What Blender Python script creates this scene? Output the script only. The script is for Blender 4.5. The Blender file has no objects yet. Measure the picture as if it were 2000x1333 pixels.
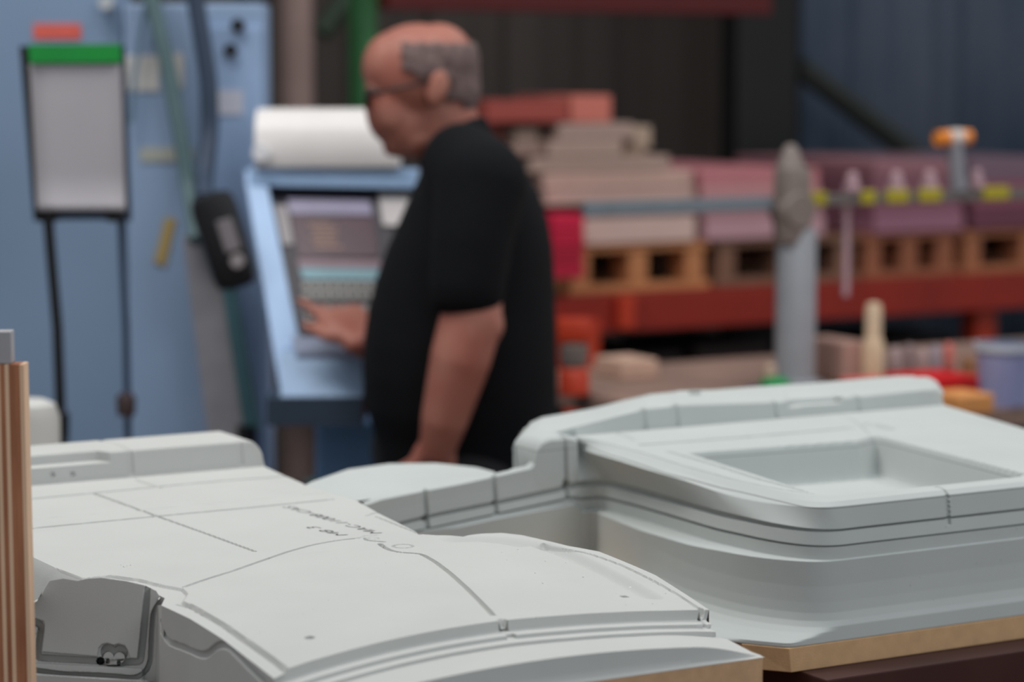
import bpy, bmesh, math, random
import numpy as np
from mathutils import Vector, Matrix, noise
random.seed(7); rng = np.random.default_rng(7)
PI = math.pi
# ------------------------------------------------------------------ camera, world, lights, exposure
F = 4889.0; CZ = 1.62
PT = math.atan((666.5-140)/F); A = math.atan(F/8500)
scn = bpy.context.scene
cam = bpy.data.cameras.new('camera'); cam.sensor_width = 36; cam.lens = F/2000*36
cam.clip_start = .05; cam.clip_end = 60
camo = bpy.data.objects.new('camera', cam); scn.collection.objects.link(camo)
camo.location = (0, 0, CZ); camo.rotation_euler = (PI/2-PT, 0, 0)
cam.dof.use_dof = True; cam.dof.focus_distance = 2.6; cam.dof.aperture_fstop = 3.2; cam.dof.aperture_blades = 0
scn.camera = camo
scn.view_settings.view_transform = 'Standard'; scn.view_settings.look = 'None'
scn.view_settings.exposure = 0.0; scn.view_settings.gamma = 1; scn.view_settings.use_curve_mapping = False
w = bpy.data.worlds.new('world'); scn.world = w; w.use_nodes = True
w.node_tree.nodes['Background'].inputs[0].default_value = (.90, .95, 1.0, 1)
w.node_tree.nodes['Background'].inputs[1].default_value = .43
def area(name, loc, size, power, col=(1, 1, 1), rot=(0, 0, 0)):
    l = bpy.data.lights.new(name, 'AREA'); l.shape = 'RECTANGLE'; l.size, l.size_y = size; l.energy = power; l.color = col
    o = bpy.data.objects.new(name, l); scn.collection.objects.link(o); o.location = loc; o.rotation_euler = rot
    return o
area('ceiling_lamp', (.8, 2.9, 4.2), (2.4, 1.4), 34, (.97, .99, 1.0), (0, .1, 0))
area('ceiling_lamp', (2.6, -.6, 3.6), (1.8, 1.2), 40, (.93, .97, 1.0), Vector((-2.1, 3.1, -2.6)).to_track_quat('-Z', 'Y').to_euler())
area('ceiling_lamp', (-1.4, 3.6, 4.2), (1.6, 1.0), 70, (1.0, .97, .93), (0, -.1, 0))
area('ceiling_lamp', (2.6, 5.2, 4.4), (1.6, 1.0), 60, (1.0, .96, .92), (0, 0, 0))
# ------------------------------------------------------------------ helpers
def ray(u, v):
    x = (u-1000)/F; y = -(v-666.5)/F; c, s = math.cos(PT), math.sin(PT)
    return (x, c+y*s, -s+y*c)
def onz(u, v, z):
    r = ray(u, v); t = (z-CZ)/r[2]; return (r[0]*t, r[1]*t, z)
def P(u, v, D):
    r = ray(u, v); t = D/r[1]; return Vector((r[0]*t, D, CZ+r[2]*t))
CA, SA = math.cos(A), math.sin(A)
ZT = 1.07
OX, OY = onz(1490, 1285, ZT)[:2]
def tol(p):                       # world -> bench-aligned frame (origin at the left board's corner)
    dx, dy = p[0]-OX, p[1]-OY
    return (dx*CA+dy*SA, -dx*SA+dy*CA, p[2])
def tow(p): return (OX+p[0]*CA-p[1]*SA, OY+p[0]*SA+p[1]*CA, p[2])
def lz(u, v, z): return tol(onz(u, v, z))
def lY(u, v, Y):
    r = ray(u, v); t = (Y-(OX*SA-OY*CA))/(-r[0]*SA+r[1]*CA)
    return tol((r[0]*t, r[1]*t, CZ+r[2]*t))
def lD(u, v, D): return tol(P(u, v, D))
def lsurf(u, v, h, z0):
    z = z0
    for _ in range(30):
        p = lz(u, v, z); z = .5*z+.5*(z0+float(h(p[0], p[1])))
    return (p[0], p[1], z)
def tag(o, label=None, cat=None, group=None, kind=None):
    if label: o['label'] = label
    if cat: o['category'] = cat
    if group: o['group'] = group
    if kind: o['kind'] = kind
    return o
def link(o, parent=None):
    scn.collection.objects.link(o)
    if parent: o.parent = parent
    return o
def empty(name, loc, rz=0, label=None, cat=None, group=None):
    o = bpy.data.objects.new(name, None); o.empty_display_size = .1; link(o); o.location = loc; o.rotation_euler = (0, 0, rz)
    return tag(o, label, cat, group)
def meshobj(name, verts, faces, mat, parent=None, smooth=None):
    me = bpy.data.meshes.new(name); me.from_pydata([tuple(v) for v in verts], [], faces); me.validate()
    if mat: me.materials.append(mat)
    if smooth is not None:
        me.polygons.foreach_set('use_smooth', [True]*len(me.polygons)); me.set_sharp_from_angle(angle=math.radians(smooth))
    me.update()
    return link(bpy.data.objects.new(name, me), parent)
class MB:
    "collects shapes, builds one mesh object"
    def __init__(s): s.v = []; s.f = []
    def add(s, vs, fs):
        n = len(s.v); s.v += [tuple(v) for v in vs]; s.f += [tuple(i+n for i in f) for f in fs]; return s
    def grid(s, G, closeu=False):
        G = np.asarray(G); n, m = G.shape[:2]; b = len(s.v)
        s.v += [tuple(x) for x in G.reshape(-1, 3).tolist()]
        for i in range(n-1 if not closeu else n):
            for j in range(m-1):
                i2 = (i+1) % n
                s.f.append((b+i*m+j, b+i2*m+j, b+i2*m+j+1, b+i*m+j+1))
        return s
    def box(s, c, d, rz=0, rx=0, ry=0, bev=0):
        bm = bmesh.new(); bmesh.ops.create_cube(bm, size=1)
        for v in bm.verts: v.co = Vector((v.co.x*d[0], v.co.y*d[1], v.co.z*d[2]))
        if bev: bmesh.ops.bevel(bm, geom=bm.edges[:], offset=bev, segments=2, affect='EDGES', profile=.6)
        M = Matrix.Translation(Vector(c)) @ Matrix.Rotation(rz, 4, 'Z') @ Matrix.Rotation(ry, 4, 'Y') @ Matrix.Rotation(rx, 4, 'X')
        bm.verts.index_update(); bm.verts.ensure_lookup_table()
        s.add([M @ v.co for v in bm.verts], [[v.index for v in f.verts] for f in bm.faces]); bm.free(); return s
    def tube(s, pts, r, n=12, cap=True):
        pts = [Vector(p) for p in pts]; rs = r if isinstance(r, (list, tuple)) else [r]*len(pts)
        rings = []; up = None
        for i, p in enumerate(pts):
            d = (pts[min(i+1, len(pts)-1)]-pts[max(i-1, 0)]).normalized()
            if up is None: up = d.orthogonal().normalized()
            up = (up-d*up.dot(d)).normalized(); q = d.cross(up)
            rings.append([p+(up*math.cos(2*PI*k/n)+q*math.sin(2*PI*k/n))*rs[i] for k in range(n)])
        vs = [v for g in rings for v in g]; fs = []
        for i in range(len(pts)-1):
            for k in range(n): fs.append((i*n+k, i*n+(k+1) % n, (i+1)*n+(k+1) % n, (i+1)*n+k))
        if cap: fs.append(tuple(range(n))[::-1]); fs.append(tuple(range((len(pts)-1)*n, len(pts)*n)))
        return s.add(vs, fs)
    def lathe(s, c, prof, n=24, axis='Z'):
        vs = []; fs = []; m = len(prof)
        for k in range(n):
            a = 2*PI*k/n
            for r, h in prof:
                p = (r*math.cos(a), r*math.sin(a), h)
                if axis == 'X': p = (p[2], p[0], p[1])
                if axis == 'Y': p = (p[0], p[2], p[1])
                vs.append((c[0]+p[0], c[1]+p[1], c[2]+p[2]))
        for k in range(n):
            for j in range(m-1): fs.append((k*m+j, ((k+1) % n)*m+j, ((k+1) % n)*m+j+1, k*m+j+1))
        return s.add(vs, fs)
    def build(s, name, mat, parent=None, smooth=None): return meshobj(name, s.v, s.f, mat, parent, smooth)
def lin(c): return tuple(((x/255)/12.92 if x/255 <= .04045 else ((x/255+.055)/1.055)**2.4) for x in c)
_m = {}
def mat(name, rgb, rough=.6, metal=0, var=.12, scale=20, bump=0, bscale=200, spec=.4, stretch=None, emit=0, rgb2=None):
    if name in _m: return _m[name]
    m = bpy.data.materials.new(name); m.use_nodes = True; nt = m.node_tree; b = nt.nodes['Principled BSDF']
    c = lin(rgb); c2 = lin(rgb2) if rgb2 else tuple(x*(1-var) for x in c)
    tc = nt.nodes.new('ShaderNodeTexCoord'); mp = nt.nodes.new('ShaderNodeMapping'); nt.links.new(tc.outputs['Object'], mp.inputs[0])
    if stretch: mp.inputs['Scale'].default_value = stretch
    n = nt.nodes.new('ShaderNodeTexNoise'); n.inputs['Scale'].default_value = scale; n.inputs['Detail'].default_value = 4
    nt.links.new(mp.outputs[0], n.inputs[0])
    r = nt.nodes.new('ShaderNodeValToRGB'); r.color_ramp.elements[0].position = .3; r.color_ramp.elements[1].position = .7
    r.color_ramp.elements[0].color = (*c2, 1); r.color_ramp.elements[1].color = (*c, 1)
    nt.links.new(n.outputs[0], r.inputs[0]); nt.links.new(r.outputs[0], b.inputs['Base Color'])
    b.inputs['Roughness'].default_value = rough; b.inputs['Metallic'].default_value = metal; b.inputs['Specular IOR Level'].default_value = spec
    if bump:
        n2 = nt.nodes.new('ShaderNodeTexNoise'); n2.inputs['Scale'].default_value = bscale; n2.inputs['Detail'].default_value = 3
        nt.links.new(mp.outputs[0], n2.inputs[0])
        bp = nt.nodes.new('ShaderNodeBump'); bp.inputs['Strength'].default_value = bump; bp.inputs['Distance'].default_value = .001
        nt.links.new(n2.outputs[0], bp.inputs['Height']); nt.links.new(bp.outputs[0], b.inputs['Normal'])
    if emit:
        nt.links.new(r.outputs[0], b.inputs['Emission Color']); b.inputs['Emission Strength'].default_value = emit
    _m[name] = m; return m
# polyline tools in plan (numpy)
def resample(pts, n):
    p = np.asarray(pts, float); d = np.r_[0, np.cumsum(np.linalg.norm(np.diff(p, axis=0), axis=1))]
    t = np.linspace(0, d[-1], n); return np.stack([np.interp(t, d, p[:, k]) for k in range(p.shape[1])], 1)
def smoothpl(pts, n=80, it=6):
    p = resample(pts, n)
    for _ in range(it): p[1:-1] = .25*p[:-2]+.5*p[1:-1]+.25*p[2:]
    return p
def dist(X, Y, pl):
    pl = np.asarray(pl)[:, :2]; best = np.full(X.shape, 1e9)
    for a, b in zip(pl[:-1], pl[1:]):
        d = b-a; L2 = max(d@d, 1e-14); t = np.clip(((X-a[0])*d[0]+(Y-a[1])*d[1])/L2, 0, 1)
        best = np.minimum(best, (X-a[0]-t*d[0])**2+(Y-a[1]-t*d[1])**2)
    return np.sqrt(best)
def inside(X, Y, poly):
    poly = np.asarray(poly)[:, :2]; r = np.zeros(X.shape, bool); n = len(poly)
    for i in range(n):
        x1, y1 = poly[i]; x2, y2 = poly[(i+1) % n]
        if y1 == y2: continue
        c = ((y1 > Y) != (y2 > Y)) & (X < (x2-x1)*(Y-y1)/(y2-y1)+x1); r ^= c
    return r
def sd(X, Y, poly):               # positive inside
    pl = np.vstack([np.asarray(poly)[:, :2], np.asarray(poly)[:1, :2]]); d = dist(X, Y, pl)
    return np.where(inside(X, Y, poly), d, -d)
def sstep(a, b, x): t = np.clip((x-a)/(b-a), 0, 1); return t*t*(3-2*t)
def groove(X, Y, pl, depth, w): return depth*np.clip(1-(dist(X, Y, pl)/(w/2))**2, 0, 1)**.5
def coons(F_, B_, L_, R_):        # F,B: n pts (left->right); L,R: m pts (front->back)
    n, m = len(F_), len(L_); u = np.linspace(0, 1, n)[:, None, None]; v = np.linspace(0, 1, m)[None, :, None]
    F_, B_, L_, R_ = F_[:, None], B_[:, None], L_[None], R_[None]
    return (1-v)*F_+v*B_+(1-u)*L_+u*R_-((1-u)*(1-v)*F_[0, 0]+u*(1-v)*F_[-1, 0]+(1-u)*v*B_[0, 0]+u*v*B_[-1, 0])
# ------------------------------------------------------------------ materials of the foreground
def foam_mat(name, rgb, zline=None):
    m = mat(name, rgb, rough=.78, var=.05, scale=9, bump=.25, bscale=900, spec=.25)
    nt = m.node_tree; b = nt.nodes['Principled BSDF']; src = b.inputs['Base Color'].links[0].from_socket
    tc = nt.nodes.new('ShaderNodeTexCoord')
    v = nt.nodes.new('ShaderNodeTexVoronoi'); v.inputs['Scale'].default_value = 60; nt.links.new(tc.outputs['Object'], v.inputs[0])
    lt = nt.nodes.new('ShaderNodeMath'); lt.operation = 'LESS_THAN'; lt.inputs[1].default_value = .045; nt.links.new(v.outputs['Distance'], lt.inputs[0])
    n = nt.nodes.new('ShaderNodeTexNoise'); n.inputs['Scale'].default_value = 7; nt.links.new(tc.outputs['Object'], n.inputs[0])
    gt = nt.nodes.new('ShaderNodeMath'); gt.operation = 'GREATER_THAN'; gt.inputs[1].default_value = .58; nt.links.new(n.outputs[0], gt.inputs[0])
    mu = nt.nodes.new('ShaderNodeMath'); mu.operation = 'MULTIPLY'; nt.links.new(lt.outputs[0], mu.inputs[0]); nt.links.new(gt.outputs[0], mu.inputs[1])
    mu2 = nt.nodes.new('ShaderNodeMath'); mu2.operation = 'MULTIPLY'; mu2.inputs[1].default_value = .45; nt.links.new(mu.outputs[0], mu2.inputs[0])
    fac = mu2.outputs[0]
    if zline is not None:
        sx = nt.nodes.new('ShaderNodeSeparateXYZ'); nt.links.new(tc.outputs['Object'], sx.inputs[0])
        su = nt.nodes.new('ShaderNodeMath'); su.operation = 'SUBTRACT'; su.inputs[1].default_value = zline; nt.links.new(sx.outputs[2], su.inputs[0])
        ab = nt.nodes.new('ShaderNodeMath'); ab.operation = 'ABSOLUTE'; nt.links.new(su.outputs[0], ab.inputs[0])
        l2 = nt.nodes.new('ShaderNodeMath'); l2.operation = 'LESS_THAN'; l2.inputs[1].default_value = .0005; nt.links.new(ab.outputs[0], l2.inputs[0])
        m3 = nt.nodes.new('ShaderNodeMath'); m3.operation = 'MULTIPLY'; m3.inputs[1].default_value = .55; nt.links.new(l2.outputs[0], m3.inputs[0])
        mx = nt.nodes.new('ShaderNodeMath'); mx.operation = 'MAXIMUM'; nt.links.new(fac, mx.inputs[0]); nt.links.new(m3.outputs[0], mx.inputs[1]); fac = mx.outputs[0]
    mix = nt.nodes.new('ShaderNodeMix'); mix.data_type = 'RGBA'; nt.links.new(fac, mix.inputs[0]); nt.links.new(src, mix.inputs[6])
    mix.inputs[7].default_value = (*lin((70, 66, 62)), 1); nt.links.new(mix.outputs[2], b.inputs['Base Color'])
    return m
FOAM = foam_mat('pale grey tooling foam', (187, 188, 185))
MDF = mat('mdf', (196, 158, 122), rough=.85, var=.16, scale=60, bump=.4, bscale=500)
MDFR = mat('mdf edge', (206, 168, 126), rough=.85, var=.14, scale=50, bump=.4, bscale=500)
INK = mat('black marker ink', (84, 84, 84), rough=.7)
# ------------------------------------------------------------------ left mould
def h1(X, Y):
    k = np.clip(1-(Y-.09)/.40, 0, 1.3)**2
    return .042-k*(.001+.33*(X+.23)**2)
def s1(u, v): return lsurf(u, v, h1, ZT)
def S1(pts): return np.array([s1(*p) for p in pts])
def mould_left():
    root = empty('tooling_mould', (OX, OY, ZT), A, 'pale grey foam mould with black handwriting on its top, beside the plywood edge', 'mould')
    ridge = S1([(559, 1308), (600, 1294), (748, 1254), (859, 1231), (970, 1214), (1081, 1204), (1192, 1197), (1300, 1193.5), (1385, 1192)])
    right = S1([(1385, 1192), (1340, 1162), (1280, 1124), (1215, 1096), (1170, 1078), (1110, 1067), (1060, 1055), (1020, 1046), (980, 1041.5), (940, 1043), (905, 1047), (850, 1046), (822, 1044),
                (790, 1028), (745, 1006), (700, 981), (682, 973), (594, 946), (557, 930), (497, 905)])
    left = S1([(535, 1320), (478, 1276), (432, 1241), (371, 1203), (315, 1177), (322, 1163), (285, 1145), (247, 1136), (199, 1129), (165, 1132), (120, 1115), (60, 1087), (0, 1062), (-60, 1042)])
    foot = np.array([lz(-60, 963, ZT+.042), lz(497, 909, ZT+.042)])
    Yb = foot[:, 1].mean(); left = np.vstack([left, [left[-1, 0], Yb, ZT+.042]])
    Fn, Bn = 440, 900
    Fc = resample(np.vstack([left[:1], ridge]), Fn); Bc = resample([[left[-1, 0], Yb, 0], [right[-1, 0], Yb, 0]], Fn)
    right[-1, 1] = Yb; Lc = resample(left, Bn); Rc = resample(right, Bn)
    # keep the sampling of both sides level in depth
    yy = np.linspace(0, 1, Bn)
    G = coons(Fc[:, :2], Bc[:, :2], Lc[:, :2], Rc[:, :2]); X, Y = G[..., 0], G[..., 1]
    H = h1(X, Y)
    g = lambda pts, d, wd: groove(X, Y, smoothpl(S1(pts), 60, 3), d, wd)
    C = np.zeros_like(X)
    for pts, d, wd in [([(-60, 985), (60, 975), (177, 964.5), (360, 946.5), (445, 939), (532, 933), (557, 930)], .0030, .0052),
                       ([(-60, 1044), (60, 1033), (318, 1008), (480, 993), (650, 976)], .0032, .0050),
                       ([(-60, 1026), (60, 1015), (350, 990), (640, 963)], .0006, .005),
                       ([(185, 965), (310, 1010), (400, 1042), (497, 1077.5)], .0020, .0048),
                       ([(265, 938), (300, 949), (316, 953)], .0014, .005),
                       ([(360, 1147), (400, 1133), (450, 1117.5), (500, 1100), (560, 1079), (610, 1065), (660, 1056), (700, 1051.5)], .0022, .0045),
                       ([(594, 946), (640, 960), (682, 973), (747, 996), (775, 1008)], .0010, .004),
                       ([(716, 1008), (730, 1003), (747, 1001)], .0014, .005),
                       ([(735, 1010), (770, 1024), (800, 1036), (820, 1044)], .0012, .0045),
                       ([(706, 1050), (712, 1047), (735, 1046)], .001, .003),
                       ([(712, 1052), (716, 1056), (735, 1058), (750, 1059)], .0022, .004),
                       ([(742, 1063), (750, 1070), (765, 1077), (785, 1080.5), (808, 1081), (820, 1081), (850, 1098), (880, 1121), (912, 1150), (940, 1178), (963, 1202)], .0026, .0052),
                       ([(1060, 1061), (1110, 1074), (1150, 1082), (1210, 1103), (1280, 1137), (1330, 1166), (1370, 1193)], .0016, .0052),
                       ([(345, 1176), (371, 1181), (432, 1216), (478, 1248), (539, 1291), (557, 1306)], .0012, .005)]:
        C = np.maximum(C, g(pts, d*1.9, wd*.95))
    H = H-C
    # shallow scoops near the right edge
    sc1 = smoothpl(S1([(890, 1053), (940, 1052), (990, 1056), (1030, 1063), (1046, 1066)]), 40)
    sc2 = smoothpl(S1([(1062, 1066), (1110, 1083), (1170, 1112), (1230, 1143), (1268, 1164)]), 60)
    H -= .009*sstep(0, 1, 1-dist(X, Y, sc1)/.022)*sstep(sc1[-1, 1]-.001, sc1[-1, 1]+.002, Y)
    H -= .0085*sstep(0, 1, 1-dist(X, Y, sc2)/.017)
    # dimple holes
    for (u, v, r) in [(605, 1246, .0048), (1219, 1166, .0046)]:
        q = s1(u, v); H -= .006*sstep(r, r*.75, np.hypot(X-q[0], Y-q[1]))
    q = s1(787, 1067.5); dd = np.hypot(X-q[0], Y-q[1]); H -= .0026*np.clip(1-(dd-.0105)**2/.0016**2, 0, 1)
    q = s1(728, 1052); dd = np.hypot((X-q[0]), (Y-q[1])*.8); H -= .0016*np.clip(1-(dd-.0055)**2/.0014**2, 0, 1)
    # lowered flange round the left corner
    fl = S1([(-60, 1034), (60, 1093), (114, 1112), (161, 1130), (215, 1124), (270, 1131), (318, 1143), (356, 1150), (366, 1160), (356, 1175), (371, 1180), (432, 1215), (478, 1247), (539, 1290), (559, 1308)])
    fl = np.vstack([fl, [[fl[-1, 0]-.02, fl[-1, 1]-.09, 0], [-.9, fl[-1, 1]-.1, 0], [-.9, fl[0, 1], 0]]])
    H -= .0032*sstep(-.0012, .0012, sd(X, Y, fl))
    # small notch behind the front ledge and at its right end
    for u, v, wd in [(991, 1216, .0042), (1376, 1194, .004)]:
        q = s1(u, v); H -= .008*sstep(wd, wd*.6, np.abs(X-q[0]))*sstep(q[1]+.016, q[1]+.011, Y)
    T = np.stack([X, Y, H], -1)
    mb = MB().grid(T)
    # front ledges swept along the ridge
    cols = T[:, 0, :]; n = len(cols)
    prof = [(0, 0), (-.0003, -.003), (-.0006, -.0074), (-.0014, -.0094), (-.0042, -.0103), (-.0150, -.0107), (-.0158, -.0112), (-.0164, -.0142), (-.0172, -.0146),
            (-.0290, -.0150), (-.0294, -.0180), (-.0325, -.0184), (-.0334, -.0152), (-.062, -.0158), (-.0724, -.0162)]
    SW = np.zeros((n, len(prof)+5, 3))
    for i, c in enumerate(cols):
        x = c[0]; yF = float(np.interp(x, ridge[:, 0], ridge[:, 1])); z = float(h1(x, yF)); y = yF
        f = sstep(.02, -.06, x)
        nt = 0
        for (u, v, wd) in [(991, 1216, .0042), (1376, 1194, .004)]:
            if abs(x-s1(u, v)[0]) < wd: nt = 1
        for j, (dy, dz) in enumerate(prof):
            sc = (y-.006)/.0724 if j > 11 else 1
            yy_ = y+dy*(sc if j > 11 else 1); zz = z+dz
            if nt and j < 8: yy_ += .006*(1 if j else 0); zz = min(zz, z-.008 if j < 3 else zz)
            if j == 0: yy_, zz = c[1], c[2]
            SW[i, j] = (x, max(yy_, .0045), max(zz, .002))
        e = float(np.clip((x+.075)/.085, 0, 1))
        for j in range(1, len(prof)):
            SW[i, j, 0] -= .012*e*e*min(1, j/9.)
            if j > 9: SW[i, j, 2] *= 1-(e**2)*(.35 if j < 13 else .9)
        x = SW[i, len(prof)-1, 0]
        zl = SW[i, len(prof)-1, 2]; yl = SW[i, len(prof)-1, 1]
        for j, t in enumerate([.15, .6, .85, .95, 1]):
            SW[i, len(prof)+j] = (x, yl*(1-t*.25)-(.0035 if t >= 1 else 0)-.0015*(t > .9), zl*(1-t))
    SW[:, -1, 1] = 0
    mb.grid(SW[:, ::-1])
    # left wall below the flange, with the wavy machined groove
    top = np.vstack([SW[0, ::-1], T[0, 1:330]]); top = top[np.argsort(top[:, 1], kind='stable')] if False else np.vstack([SW[0, ::-1], T[0]])
    k = int(np.argmin(np.abs(T[0, :, 1]-s1(313, 1176)[1])))
    wall = np.vstack([SW[0, ::-1][:-1], T[0, :k+1], [lD(307, 1183, 2.412)-np.array([0, 0, ZT])], [lD(299, 1197, 2.418)-np.array([0, 0, ZT])]]); wall = resample(wall, 330)
    nz = 110; W = np.zeros((len(wall), nz, 3)); pu = np.zeros((len(wall), nz)); pv = pu.copy()
    for i, c in enumerate(wall):
        for j in range(nz):
            t = j/(nz-1); z = c[2]*(1-t)-.055*t
            W[i, j] = (c[0]-.004*t, c[1], z)
    # pixel lines -> (Y,z) on the wall
    Xm = wall[:, 0].mean()
    def lX(u, v, Xq):
        r = ray(u, v); t = (Xq+OX*CA+OY*SA)/(r[0]*CA+r[1]*SA); return tol((r[0]*t, r[1]*t, CZ+r[2]*t))
    def wl(pts):
        o = []
        for u, v in pts:
            q = lX(u, v, Xm)
            for _ in range(6): q = lX(u, v, float(np.interp(q[1], wall[:, 1], wall[:, 0]) if wall[-1, 1] > wall[0, 1] else Xm)-.002)
            o.append((q[1], q[2]-ZT))
        return smoothpl(o, 50, 3)
    gl = wl([(312, 1217), (317, 1240), (326, 1255), (350, 1263), (385, 1279), (402, 1281), (414, 1268), (424, 1260), (440, 1262), (462, 1284), (488, 1310), (515, 1335)])
    GY, GZ = W[..., 1], W[..., 2]
    d1 = dist(GY, GZ, gl); low = wl([(300, 1290), (340, 1293), (395, 1308), (440, 1300), (480, 1330), (500, 1350)])
    W[..., 0] += .0035*np.clip(1-(d1/.0035)**2, 0, 1)**.5
    mb.grid(W)
    # angled pocket face at the left corner
    u0, u1 = 20, 313; Du = lambda u: 2.425-.02*(u-60)/250
    nu, nv = 300, 230; us = np.linspace(u0, u1, nu); vs_ = np.linspace(1128, 1420, nv)
    Q = np.zeros((nu, nv, 3)); U, V = np.meshgrid(us, vs_, indexing='ij')
    tv = np.interp(us, [20, 60, 95, 123, 152, 171, 199, 247, 285, 305, 313], [1180, 1178, 1135, 1131, 1135.5, 1131, 1129.5, 1136, 1145, 1152, 1166])
    tv = np.interp(us, [20, 60, 75, 86, 95, 123, 152, 171, 199, 247, 285, 305, 313], [1186, 1178, 1170, 1150, 1136, 1131, 1135.5, 1131, 1129.5, 1136, 1145, 1155, 1168])
    V = tv[:, None]+(V-1128)*(1420-tv[:, None])/292
    off = np.zeros_like(U)                         # metres toward the viewer
    def pl(pts): return np.array(pts, float)
    mmpx = 1/2015.
    panel = pl([(95, 1130), (80, 1165), (40, 1180), (40, 1205), (62, 1207), (85, 1215), (87, 1222), (79, 1274), (190, 1283), (193, 1266), (200, 1259), (210, 1257), (222, 1261), (232, 1258), (244, 1262), (250, 1272), (254, 1286), (270, 1288), (283, 1150), (280, 1120), (150, 1120)])
    off -= .004*sstep(-1, 1, -sd(U, V, panel))
    band = smoothpl([(58, 1220), (74, 1226), (68, 1290), (75, 1296), (195, 1303), (262, 1308), (272, 1305), (280, 1290), (285, 1240), (293, 1155)], 90, 3)
    rimp = sstep(9, 7, dist(U, V, smoothpl([(64, 1298), (74, 1303), (190, 1309), (262, 1315), (276, 1308), (288, 1285), (291, 1240), (297, 1150)], 90, 3)))
    off = np.where(dist(U, V, smoothpl([(60, 1228), (70, 1232)], 9)) < 6, off+.002, off)
    dk = smoothpl([(45, 1212), (66, 1214), (81, 1222), (74, 1285), (120, 1288), (196, 1292), (215, 1296), (232, 1296), (250, 1294), (274, 1293), (279, 1250), (288, 1152)], 120, 2)
    off -= .009*sstep(7.5, 5.5, dist(U, V, dk))
    lobe = np.minimum(np.hypot(U-212, V-1274)-15, np.hypot(U-234, V-1276)-15); off -= .008*sstep(1, -1, lobe)
    pin = np.minimum(np.hypot(U-212, V-1284)-10.5, np.hypot(U-233, V-1286)-11.5); pin = np.minimum(pin, np.maximum(np.abs(U-223)-14, np.abs(V-1292)-8)); off += .011*sstep(1, -1, pin)
    off -= .012*sstep(1, -.5, np.hypot((U-211), (V-1292)*.7)-3.2); off -= .012*sstep(1, -.5, np.hypot((U-232), (V-1296)*.7)-3.2)
    off -= .03*sstep(1.5, -1, np.hypot(U-196.5, V-1292)-7)
    ob = smoothpl([(60, 1304), (68, 1310), (120, 1317), (200, 1320), (262, 1325), (276, 1320), (288, 1308), (294, 1290), (296, 1240), (299, 1200), (306, 1185), (314, 1176)], 100, 3)
    off -= .009*sstep(5.5, 3.5, dist(U, V, ob))
    off += .007*sstep(1294, 1297, V-(U-60)*.05)*sstep(284, 276, U)
    off += .022*sstep(1321, 1325, V-(U-170)*.06)*sstep(300, 286, U)
    off -= .012*sstep(-1, 1, -(U-np.interp(V, [1128, 1136, 1150, 1170, 1178, 1186, 1210], [95, 95, 86, 75, 60, 20, 0])))*sstep(1190, 1184, V)
    for i in range(nu):
        for j in range(nv):
            Q[i, j] = lD(U[i, j], V[i, j], Du(us[i])-off[i, j])
    Q[..., 2] -= ZT
    # close the rim between the top face and the pocket face
    lip = np.array([s1(u, t) for u, t in zip(us, tv)]); lip[:, 2] = h1(lip[:, 0], lip[:, 1])-.0032
    E1 = np.stack([lip+[0, .004, 0], Q[:, 0]], 1)
    mb.grid(E1); mb.grid(Q)
    # grey slope left of the pocket and hidden outer walls down to the board
    k2 = int(np.argmin(np.abs(T[0, :, 1]-s1(199, 1129)[1]))); Lp = T[0, k2:]; Lq = T[0, k-8:k2+3]; mb.grid(np.stack([Lq, Lq+[-.0008*CA, .0008*SA, -.03]], 1)); mb.grid(np.stack([Lp, Lp+[-.012*CA, .012*SA, -.012], Lp+[-.035*CA, .035*SA, -.09]], 1)) 
    Rr = T[-1]; mb.grid(np.stack([Rr*[1, 1, 0], Rr], 1)[::-1])
    # rear raised ridge
    f0 = lY(60, 952.5, Yb); xr = right[-1, 0]; xl = T[0, -1, 0]
    zf = .042; ztop = lY(360, 874.5, Yb+.006)[2]-ZT
    zt2 = ztop+.0012
    xs = np.linspace(xl, xr+.002, 260)
    prof = [(0, zf-.004), (.0, zf), (.0008, zf+.004)]+[(.001+.005*t, zf+(ztop-zf)*t) for t in np.linspace(.1, 1, 34)]+[(.0075, ztop+.0016), (.010, zt2), (.05, zt2+.002), (.105, zt2+.001), (.116, zt2-.002), (.12, zt2-.008), (.121, 0)]
    R = np.zeros((len(xs), len(prof), 3))
    xa = lY(205, 890, Yb+.004)[0]; zled = lY(120, 911, Yb+.004)[2]-ZT
    zlt = lY(120, 893, Yb+.02)[2]-ZT
    gx = lY(258, 905, Yb)[0]; ex = lY(472, 890, Yb)[0]
    for i, x in enumerate(xs):
        e = np.clip((x-(xr-.028))/.030, 0, 1); dz = (1-math.sqrt(max(0, 1-e**2.4)))*(zt2-zf)
        for j, (dy, z) in enumerate(prof):
            yy_ = Yb+dy
            s = float(sstep(xa+.008, xa-.004, x))
            if s > 0 and dy < .02 and z > zled: yy_ += .020*s
            if abs(x-gx) < .0035 and j > 1: yy_ += .0022*(dy < .009); z -= .0015*(dy > .009)
            if abs(x-ex) < .003 and j > 1 and dy < .009: yy_ += .002
            zz = min(z, zt2+.003-dz) if dy < .12 else z
            if j > 1 and z > zf: zz = max(min(z, zt2+.003-dz), zf*.999)
            R[i, j] = (x, yy_, zz)
    for dx, dzz in [(103, 929), (142, 928)]:
        q = lY(dx, dzz, Yb+.002); m_ = np.hypot(R[..., 0]-q[0], R[..., 2]-(q[2]-ZT)) < .0032; R[..., 1] += .003*m_
    mb.grid(R)
    body = mb.build('foam_body', FOAM, root, 38)
    # plinth of glued board under the foam: edge that shows at the front
    xw = T[0, -1, 0]; b = MB(); b.box((-.19, (Yb+.16)/2, -.03), (.38, Yb+.16, .06), bev=.0006); b.v = [(x, y, z-.0005) for x, y, z in b.v]
    b.build('base_board', MDF, root)
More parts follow.
